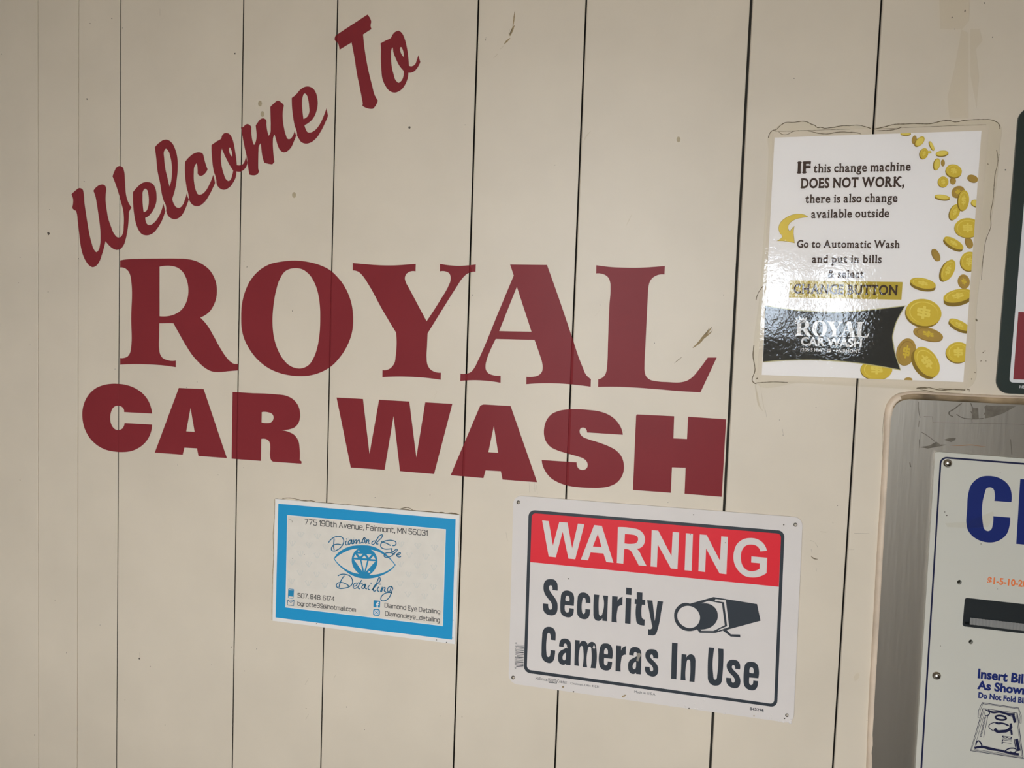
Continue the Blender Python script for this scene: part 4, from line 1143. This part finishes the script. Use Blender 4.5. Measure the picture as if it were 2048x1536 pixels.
ad = thing('dried_adhesive', 'clear dried adhesive smeared around the laminated coin notice', 'adhesive', (NX, 0, NZ + .16))
flat('adhesive_skin', [[(1537, 300, 0), (1537, 272, 0), (1548, 259, 0), (1574, 244, 0), (1590, 245, 0), (1608, 243, 0), (1628, 251, 0), (1637, 256, 0), (1655, 257, 0), (1673, 252, 0), (1700, 251, 0), (1737, 254, 0),
                        (1760, 254, 0), (1790, 248, 0), (1828, 247, 0), (1860, 247, 0), (1890, 242, 0), (1905, 243, 0), (1960, 239, 0), (1988, 240, 0), (2000, 250, 0), (2000, 290, 0), (1997, 330, 0), (1990, 390, 0), (1982, 440, 0),
                        (1968, 490, 0), (1962, 540, 0), (1955, 600, 0), (1950, 690, 0), (1944, 770, 0), (1930, 781, 0), (1800, 777, 0), (1700, 772, 0), (1600, 766, 0), (1512, 764, 0), (1508, 740, 0), (1520, 580, 0), (1530, 430, 0)], [(*p, 1) for p in FQ]], 0.00035, 0.0002, M_ADH, ad)
G10 = (1500, 230, 10.24)
for pts, r in [(px(*G10, [(375, 470), (400, 385), (475, 310), (525, 305), (610, 225), (740, 150), (880, 152), (980, 138), (1090, 128), (1160, 138), (1250, 185), (1330, 212), (1385, 262), (1440, 250), (1520, 270), (1620, 262), (1740, 250), (1820, 230), (2040, 222)]), .00045),
               ([(1700, 251.5), (1718, 250.5), (1733, 254), (1742, 257)], .0004), ([(1748, 258), (1768, 254), (1790, 248.5), (1810, 248), (1830, 247), (1860, 247.5), (1885, 242), (1900, 241), (1907, 243.5), (1930, 240.5), (1960, 239), (1985, 240.5), (1997, 247), (2000, 258)], .00045),
               (px(*G10, [(500, 335), (800, 330), (1050, 318), (1300, 312), (1700, 300), (2048, 292)]), .00022), (px(*G10, [(590, 345), (680, 402), (760, 398), (880, 340), (1000, 318)]), .0003),
               (px(*G10, [(1180, 318), (1300, 350), (1440, 380), (1620, 385), (1740, 358), (1840, 348), (2048, 358)]), .0004), ([(1700, 264.5), (1712, 265), (1722, 268)], .0004),
               ([(1752, 261.5), (1775, 260.5), (1790, 259), (1803, 254)], .0004), ([(1745, 258.5), (1830, 254.5), (1900, 251.5), (1972, 249.5)], .0002),
               ([(1993, 300), (1996, 318), (1990, 350), (1986, 400), (1981, 430), (1982, 450), (1972, 480), (1967, 510), (1963, 560)], .00035), ([(1512, 600), (1520, 580), (1527, 572)], .0004),
               ([(1508, 690), (1506, 710), (1510, 740), (1506, 764), (1513, 768)], .0005), ([(1513, 766), (1540, 764), (1575, 765)], .0004), ([(1833, 776.5), (1855, 775), (1880, 780), (1905, 779), (1930, 780)], .0006)]:
    bead('dirt_line', pts, r * 0.9, M_DIRT, ad, 0.0003, .35)
for (x, y, r) in [(1953, 640, 3.2), (1966, 705, 1.5), (1970, 702, 1.6), (1962, 722, 1.4), (1972, 722, 1.3), (1950, 745, 1.4), (1943, 758, 1.6), (1936, 779, 2.2), (1514, 757, 2.2), (1976, 328, 1.5), (1999, 310, 1.2)]:
    flat('dirt_spot', [circ(x, y, r, r * .6, 8, R.random() * 3)], 0.0006, 0.0001, M_DIRT, ad, sm=False)

# ------------------------------------------------------------------ change machine
MX, MZ = W(1950, 1200, 0.006)
mach = thing('change_machine', 'stainless steel change machine with white face panel at the right edge', 'change machine', (MX, 0, MZ))
STF = 0.0055
SQ = [(1784, 797), (2600, 836), (2520, 2150), (1710, 2080)]
SLOT = rrect([(1930.5, 1196), (2160, 1221.5), (2154, 1279), (1925.3, 1251.8)], 5)
steel = flat('steel_faceplate', [rrect(SQ, 24), [(p[0], p[1], True) for p in SLOT]], STF, 0.004, M_STEEL, mach, sm=False)
M2 = (1740, 760, 6.4)
for nm, t in [('torn_tape', '1465,345* 1490,322* 1550,330* 1870,335* 1700,430* 1560,475* 1470,492* 1475,440* 1450,450* 1480,400*'),
              ('torn_tape', '1310,350* 1385,360* 1392,500* 1305,505* 1308,440* 1285,400* 1310,410*'),
              ('torn_tape', '640,860* 760,840* 850,790* 900,828* 980,828* 900,848* 740,878*'),
              ('torn_tape', '945,765* 1010,745* 1100,740* 1090,770* 1040,795* 1000,785*')]:
    flat(nm, L(*M2, t), STF + 0.0002, 0.0002, M_STEELDIRT, steel, sm=False)
strokes('tape_edge', [([(*p, 1) for p in px(*M2, [(800, 475), (802, 545), (1300, 552), (1971, 570)])], .7), (px(*M2, [(690, 468), (800, 472)]), .8), (px(*M2, [(1305, 500), (1308, 550)]), 1.1), (px(*M2, [(1170, 300), (1080, 370), (1010, 430), (1060, 465)]), 2.2),
                      (px(*M2, [(1110, 440), (1190, 485), (1290, 497), (1450, 490)]), 1.6), (px(*M2, [(1290, 300), (1320, 370)]), 1.8), (px(*M2, [(622, 280), (628, 420), (640, 480)]), 1.2), (px(*M2, [(630, 520), (622, 600)]), .9),
                      (px(*M2, [(660, 670), (730, 710), (830, 790)]), 1.2), (px(*M2, [(630, 760), (635, 870)]), 1.0), (px(*M2, [(510, 1060), (520, 1110)]), 2.0), (px(*M2, [(1800, 760), (1815, 950)]), 1.6)], 1, STF + 0.0002, M_STEELDIRT, steel)
strokes('rust_streak', [(px(*M2, [(1020, 835), (1150, 840), (1300, 832), (1400, 845), (1480, 850)]), 1.5)], 1, STF + 0.0003, M_RUST, steel, taper=True)
PF = 0.0105
PQ2 = [(1870.6, 903.4), (2560, 957), (2500, 1985), (1806, 1925)]
pan = flat('face_panel', [rrect(PQ2, 6), [(p[0], p[1], True) for p in SLOT], circ(1918.8, 1164.6, 4.6, 4.8, 16), circ(1941.8, 1283.8, 4.4, 4.6, 16)], PF, 0.005, M_PANEL, mach, sm=False)
bv = pan.modifiers.new('edge', 'BEVEL')
bv.width = 0.0012
bv.segments = 2
bv.limit_method = 'ANGLE'
p1 = PF + 0.00012
for hx, hy in ((1918.8, 1164.6), (1941.8, 1283.8)):
    flat('screw_hole', [circ(hx, hy, 6, 6, 14)], STF + 0.0004, 0.0002, M_HOLE, pan, sm=False)
LO = [(1880.2, 912.9), (2545, 964), (2485, 1975), (1816.8, 1918)]
LI = [(1883.4, 916.6), (2541, 968), (2481, 1970), (1820.6, 1914)]
flat('border_line', [rrect(LO, 14), rrect(LI, 11)], p1, 0.0001, M_NAVYLINE, pan, sm=False)
C11 = (1820, 880, 6.4)
flat('title_letter', L(*C11, '1010,460 1110,475 1210,525 1275,600 1300,690 1297,795* 1080,780* 1082,670 1070,630 1025,607 980,620 960,670 935,1080 945,1130 975,1160 1005,1166 1040,1145 1058,1090 1065,975* 1283,993* 1272,1110 1240,1200 1170,1270 1090,1305 1000,1312 900,1290 800,1230 740,1150 722,1070 730,900 748,680 775,590 830,520 910,472'), p1, 0.0001, M_NAVY, pan)
flat('title_letter', L(*C11, '1412,498* 1630,515* 1612,800* 1790,815* 1810,530* 2030,545* 1975,1380* 1750,1362* 1775,1010* 1600,998* 1580,1350* 1360,1330*'), p1, 0.0001, M_NAVY, pan)
text('title_text', 'ANGE', (2140, 1100), (2470, 1132), 128, p1, M_NAVY, pan, bold=0.06)
text('price_text', '$1-5-10-20', (1974.3, 1166.6), (2054, 1174.4), 12.6, p1, M_ORANGE, pan, bold=0.034)
M8 = (1920, 1320, 7.11)


def ml(nm, body, a, b, h, bold):
    text(nm, body, (M8[0] + a[0] / M8[2], M8[1] + a[1] / M8[2]), (M8[0] + b[0] / M8[2], M8[1] + b[1] / M8[2]), h / M8[2], p1, M_NAVY, pan, bold=bold)


ml('instruction_text', 'Insert Bills', (250, 252), (1012, 346), 124, 0.042)
ml('instruction_text', 'As Shown', (243, 407), (962, 494), 112, 0.042)
ml('instruction_text', 'Do Not Fold Bills', (258, 536), (985, 622), 76, 0.04)
bp = px
F8 = lambda pts, k=1: [(M8[0] + a / M8[2], M8[1] + b / M8[2], k) for a, b in pts]
BILL = ([
    (F8([(325, 692), (148, 1290), (905, 1400)]), 1.1), (F8([(345, 695), (165, 1275)]), .6), (F8([(158, 1278), (890, 1385)]), .6), (F8([(815, 757), (897, 1395)]), 1.1), (F8([(795, 752), (877, 1370)]), .7),
    (F8([(365, 700), (200, 1270), (860, 1365)]), .7), (F8([(330, 690), (815, 755)]), .8), (F8([(315, 606), (835, 682), (872, 790), (868, 900), (850, 895)]), .9), (F8([(318, 622), (828, 694)]), .7),
    (F8([(315, 606), (265, 715), (255, 815), (290, 825)]), .8), (F8([(330, 615), (285, 720), (280, 800)]), .6), (F8([(830, 690), (855, 800), (850, 890)]), .6),
    (F8([(405, 720), (470, 745), (560, 738), (660, 765), (770, 770)], 0), 3.2), (F8([(370, 715), (420, 760), (360, 790)], 0), 1.6), (F8([(650, 765), (700, 790), (760, 800)], 0), 1.6),
    (F8([(215, 1250), (330, 1240), (420, 1265), (560, 1285), (700, 1320), (830, 1340)], 0), 3.4), (F8([(230, 1200), (260, 1150), (300, 1190), (310, 1220)], 0), 2.2), (F8([(330, 1225), (420, 1245), (520, 1270)], 0), 1.4),
    (F8([(640, 1300), (720, 1255), (800, 1280), (770, 1320), (720, 1305)], 0), 2.0), (F8([(760, 795), (780, 880)]), 4.2), (F8([(805, 1135), (835, 1280)]), 5.0), (F8([(770, 1130), (790, 1240)]), 1.4),
    (F8([(722, 910), (732, 960)]), 3.2), (F8([(728, 1000), (736, 1055)]), 3.2),
    (F8([(395, 800), (335, 1100)]), .8)] +
    [(F8([(370 - i * 4.2, 810 + i * 18.0), (345 - i * 4.2, 822 + i * 18.0)]), .9) for i in range(16)] +
    [(F8([(410 + 75 * math.cos(a) + 170, 822 + 30 * math.sin(a) + 8 * math.cos(a)) for a in [2 * math.pi * i / 24 for i in range(25)]], 0), 3.0),
     (F8([(565 + 155 * math.cos(a) - 12 * math.sin(a), 957 + 68 * math.sin(a) + 20 * math.cos(a)) for a in [2 * math.pi * i / 30 for i in range(31)]], 0), 1.2),
     (F8([(500, 985), (520, 1010), (600, 1015), (680, 1000), (715, 970)], 0), 4.5), (F8([(510, 895), (545, 905), (600, 900), (680, 930)], 0), 2.4)])
bill = strokes('bill_picture', [(a_, w_ * 1.3) for a_, w_ in BILL],
    1, p1, M_NAVYLINE, pan)
text('bill_word', 'BILL', (M8[0] + 560 / M8[2] + 6, M8[1] + 1075 / M8[2]), (M8[0] + 548 / M8[2] + 6, M8[1] + 1190 / M8[2]), 17, p1, M_NAVYLINE, bill)
for (x, y, lab) in [(1895.2, 926.6, 'upper screw'), (1873.0, 1351.2, 'lower screw')]:
    X, Z = W(x, y, PF)
    vs, fs = [], []
    prof2 = [(0.0048, 0.0), (0.0047, 0.0007), (0.0041, 0.0014), (0.0034, 0.0017), (0.0031, 0.0034), (0.0026, 0.0040), (0.0001, 0.0042)]
    n = 20
    for (r, h) in prof2:
        for i in range(n):
            a = 2 * math.pi * i / n
            vs.append((X + r * math.cos(a), -PF - h, Z + r * math.sin(a)))
    for j in range(len(prof2) - 1):
        for i in range(n):
            fs.append((j * n + i, (j + 1) * n + i, (j + 1) * n + (i + 1) % n, j * n + (i + 1) % n))
    mk('screw', vs, fs, M_CHROME, pan, smooth=True)
# bill slot: a recessed black tray behind the opening in the panel
X0, Z0 = W(1925, 1190, PF)
slot = flat('bill_slot', [[(1922, 1190, 1), (2166, 1216, 1), (2160, 1288, 1), (1918, 1260, 1)]], 0.0012, 0.0008, M_BLACKPL, mach, sm=False)
flat('slot_rim', [rrect([(1930.0, 1195.3), (2161, 1221), (2155, 1279.8), (1924.8, 1252.4)], 5), rrect([(1933.5, 1199.5), (2157, 1224.5), (2151.5, 1275), (1928.8, 1248.3)], 3)], PF + 0.0004, 0.009, M_BLACKPL, slot, sm=False)
vs, fs = [], []
NR = 60
for i in range(NR + 1):
    t = i / NR
    xa, ya = 1940.2 + t * 205, 1235.2 + t * 23
    xb, yb = 1939.4 + t * 203, 1249.2 + t * 23.3
    off = 0.0006 if i % 2 else 0.0
    A = W(xa, ya, 0.003)
    B = W(xb, yb, PF - 0.001)
    vs += [(A[0], -0.003 - off, A[1]), (B[0], -(PF - 0.001) - off, B[1])]
for i in range(NR):
    fs.append((2 * i, 2 * i + 1, 2 * i + 3, 2 * i + 2))
mk('ribbed_tray', vs, fs, M_TRAY, slot)
for (x, y, r) in [(1889.5, 1024, 1.3), (1893.5, 1031, 1.6), (1962, 1088, 1.2), (2000.5, 944.5, .9), (1881, 1292, 1.0), (1995, 1178, .8)]:
    flat('paint_chip', [circ(x, y, r, r * .7, 8)], p1, 0.0001, M_CHIPSHADE, pan, sm=False)
flat('tape_residue', L(*C11, '450,1065* 720,1050* 940,965* 1060,915* 1075,960* 1050,1030* 1000,1110* 900,1120* 720,1125* 480,1115*'), p1 + 0.0002, 0.0001, M_TAPE, pan, sm=False)

# caulk round the steel plate
cpts = [(1728, 2000), (1738, 1600), (1745, 1400), (1753.5, 1250), (1761.5, 1100), (1769, 980), (1774.5, 880), (1777, 832), (1782, 811), (1795, 797.5), (1812, 793), (1870, 793.5), (1930, 796.5), (2000, 799.5), (2048, 801), (2200, 811), (2450, 830)]
q = smooth([(a, b, False) for a, b in cpts], False, 4.0)
lnn = [(W(x, y, 0)[0], 0.0, W(x, y, 0)[1]) for x, y in q]
rr = [0.0043 + 0.0011 * min(1, max(0, (850 - y) / 60.0)) + R.uniform(-.00012, .00012) for x, y in q]
ck = tube('caulk_bead', lnn, rr, [M_CAULK, M_CAULKDIRTSHADE], mach, ns=12, squash=1.3)
c0 = next(i for i, p in enumerate(q) if p[1] < 818)
ck.data.polygons.foreach_set('material_index', [1 if (i // 12 >= c0 + 6 and 3 < i % 12) or (i // 12 >= c0 and 6 < i % 12) else 0 for i in range(len(ck.data.polygons))])  # lower side of the top bead: brown dirt with its shade painted in
strokes('grime_line', [([(1755, 1500), (1764, 1200), (1769, 1000), (1765.5, 860), (1769, 826), (1778, 802), (1790, 790), (1808, 784)], .7), (px(*M2, [(590, 115), (640, 105), (760, 115)]), 2.0), (px(*M2, [(640, 125), (720, 135), (800, 150), (850, 158)]), 1.8),
                       (px(*M2, [(880, 105), (960, 115), (1050, 115)]), 1.6), (px(*M2, [(1245, 120), (1275, 125), (1265, 150)]), 1.2), (px(*M2, [(960, 155), (1060, 170)]), 1.2)], 1, 0.00014, M_DIRT, wall, taper=True)

# ------------------------------------------------------------------ dark green framed sign at the right edge
gx, gz = W(2060, 520, 0.003)
gs = thing('framed_sign', 'dark green framed sign with a red block cut by the right edge', 'sign', (gx, 0, gz))
flat('frame_board', [rrect([(2038.5, 215), (2420, 200), (2400, 803), (1991.5, 786)], 26)], 0.0035, 0.003, M_GREEN, gs, sm=False)
flat('white_face', [rrect([(2062, 240), (2398, 228), (2380, 780), (2018.6, 764.8)], 7)], 0.0036, 0.0001, M_WHITE2, gs, sm=False)
flat('red_block', [[(2036.8, 623.8, 1), (2388, 628, 1), (2376, 772, 1), (2026.4, 758.6, 1)]], 0.0037, 0.0001, M_RED2, gs, sm=False)
text('small_text', 'HD', (2039, 776), (2052, 776.8), 5.2, 0.0036, M_WHITE2, gs, bold=0.02)
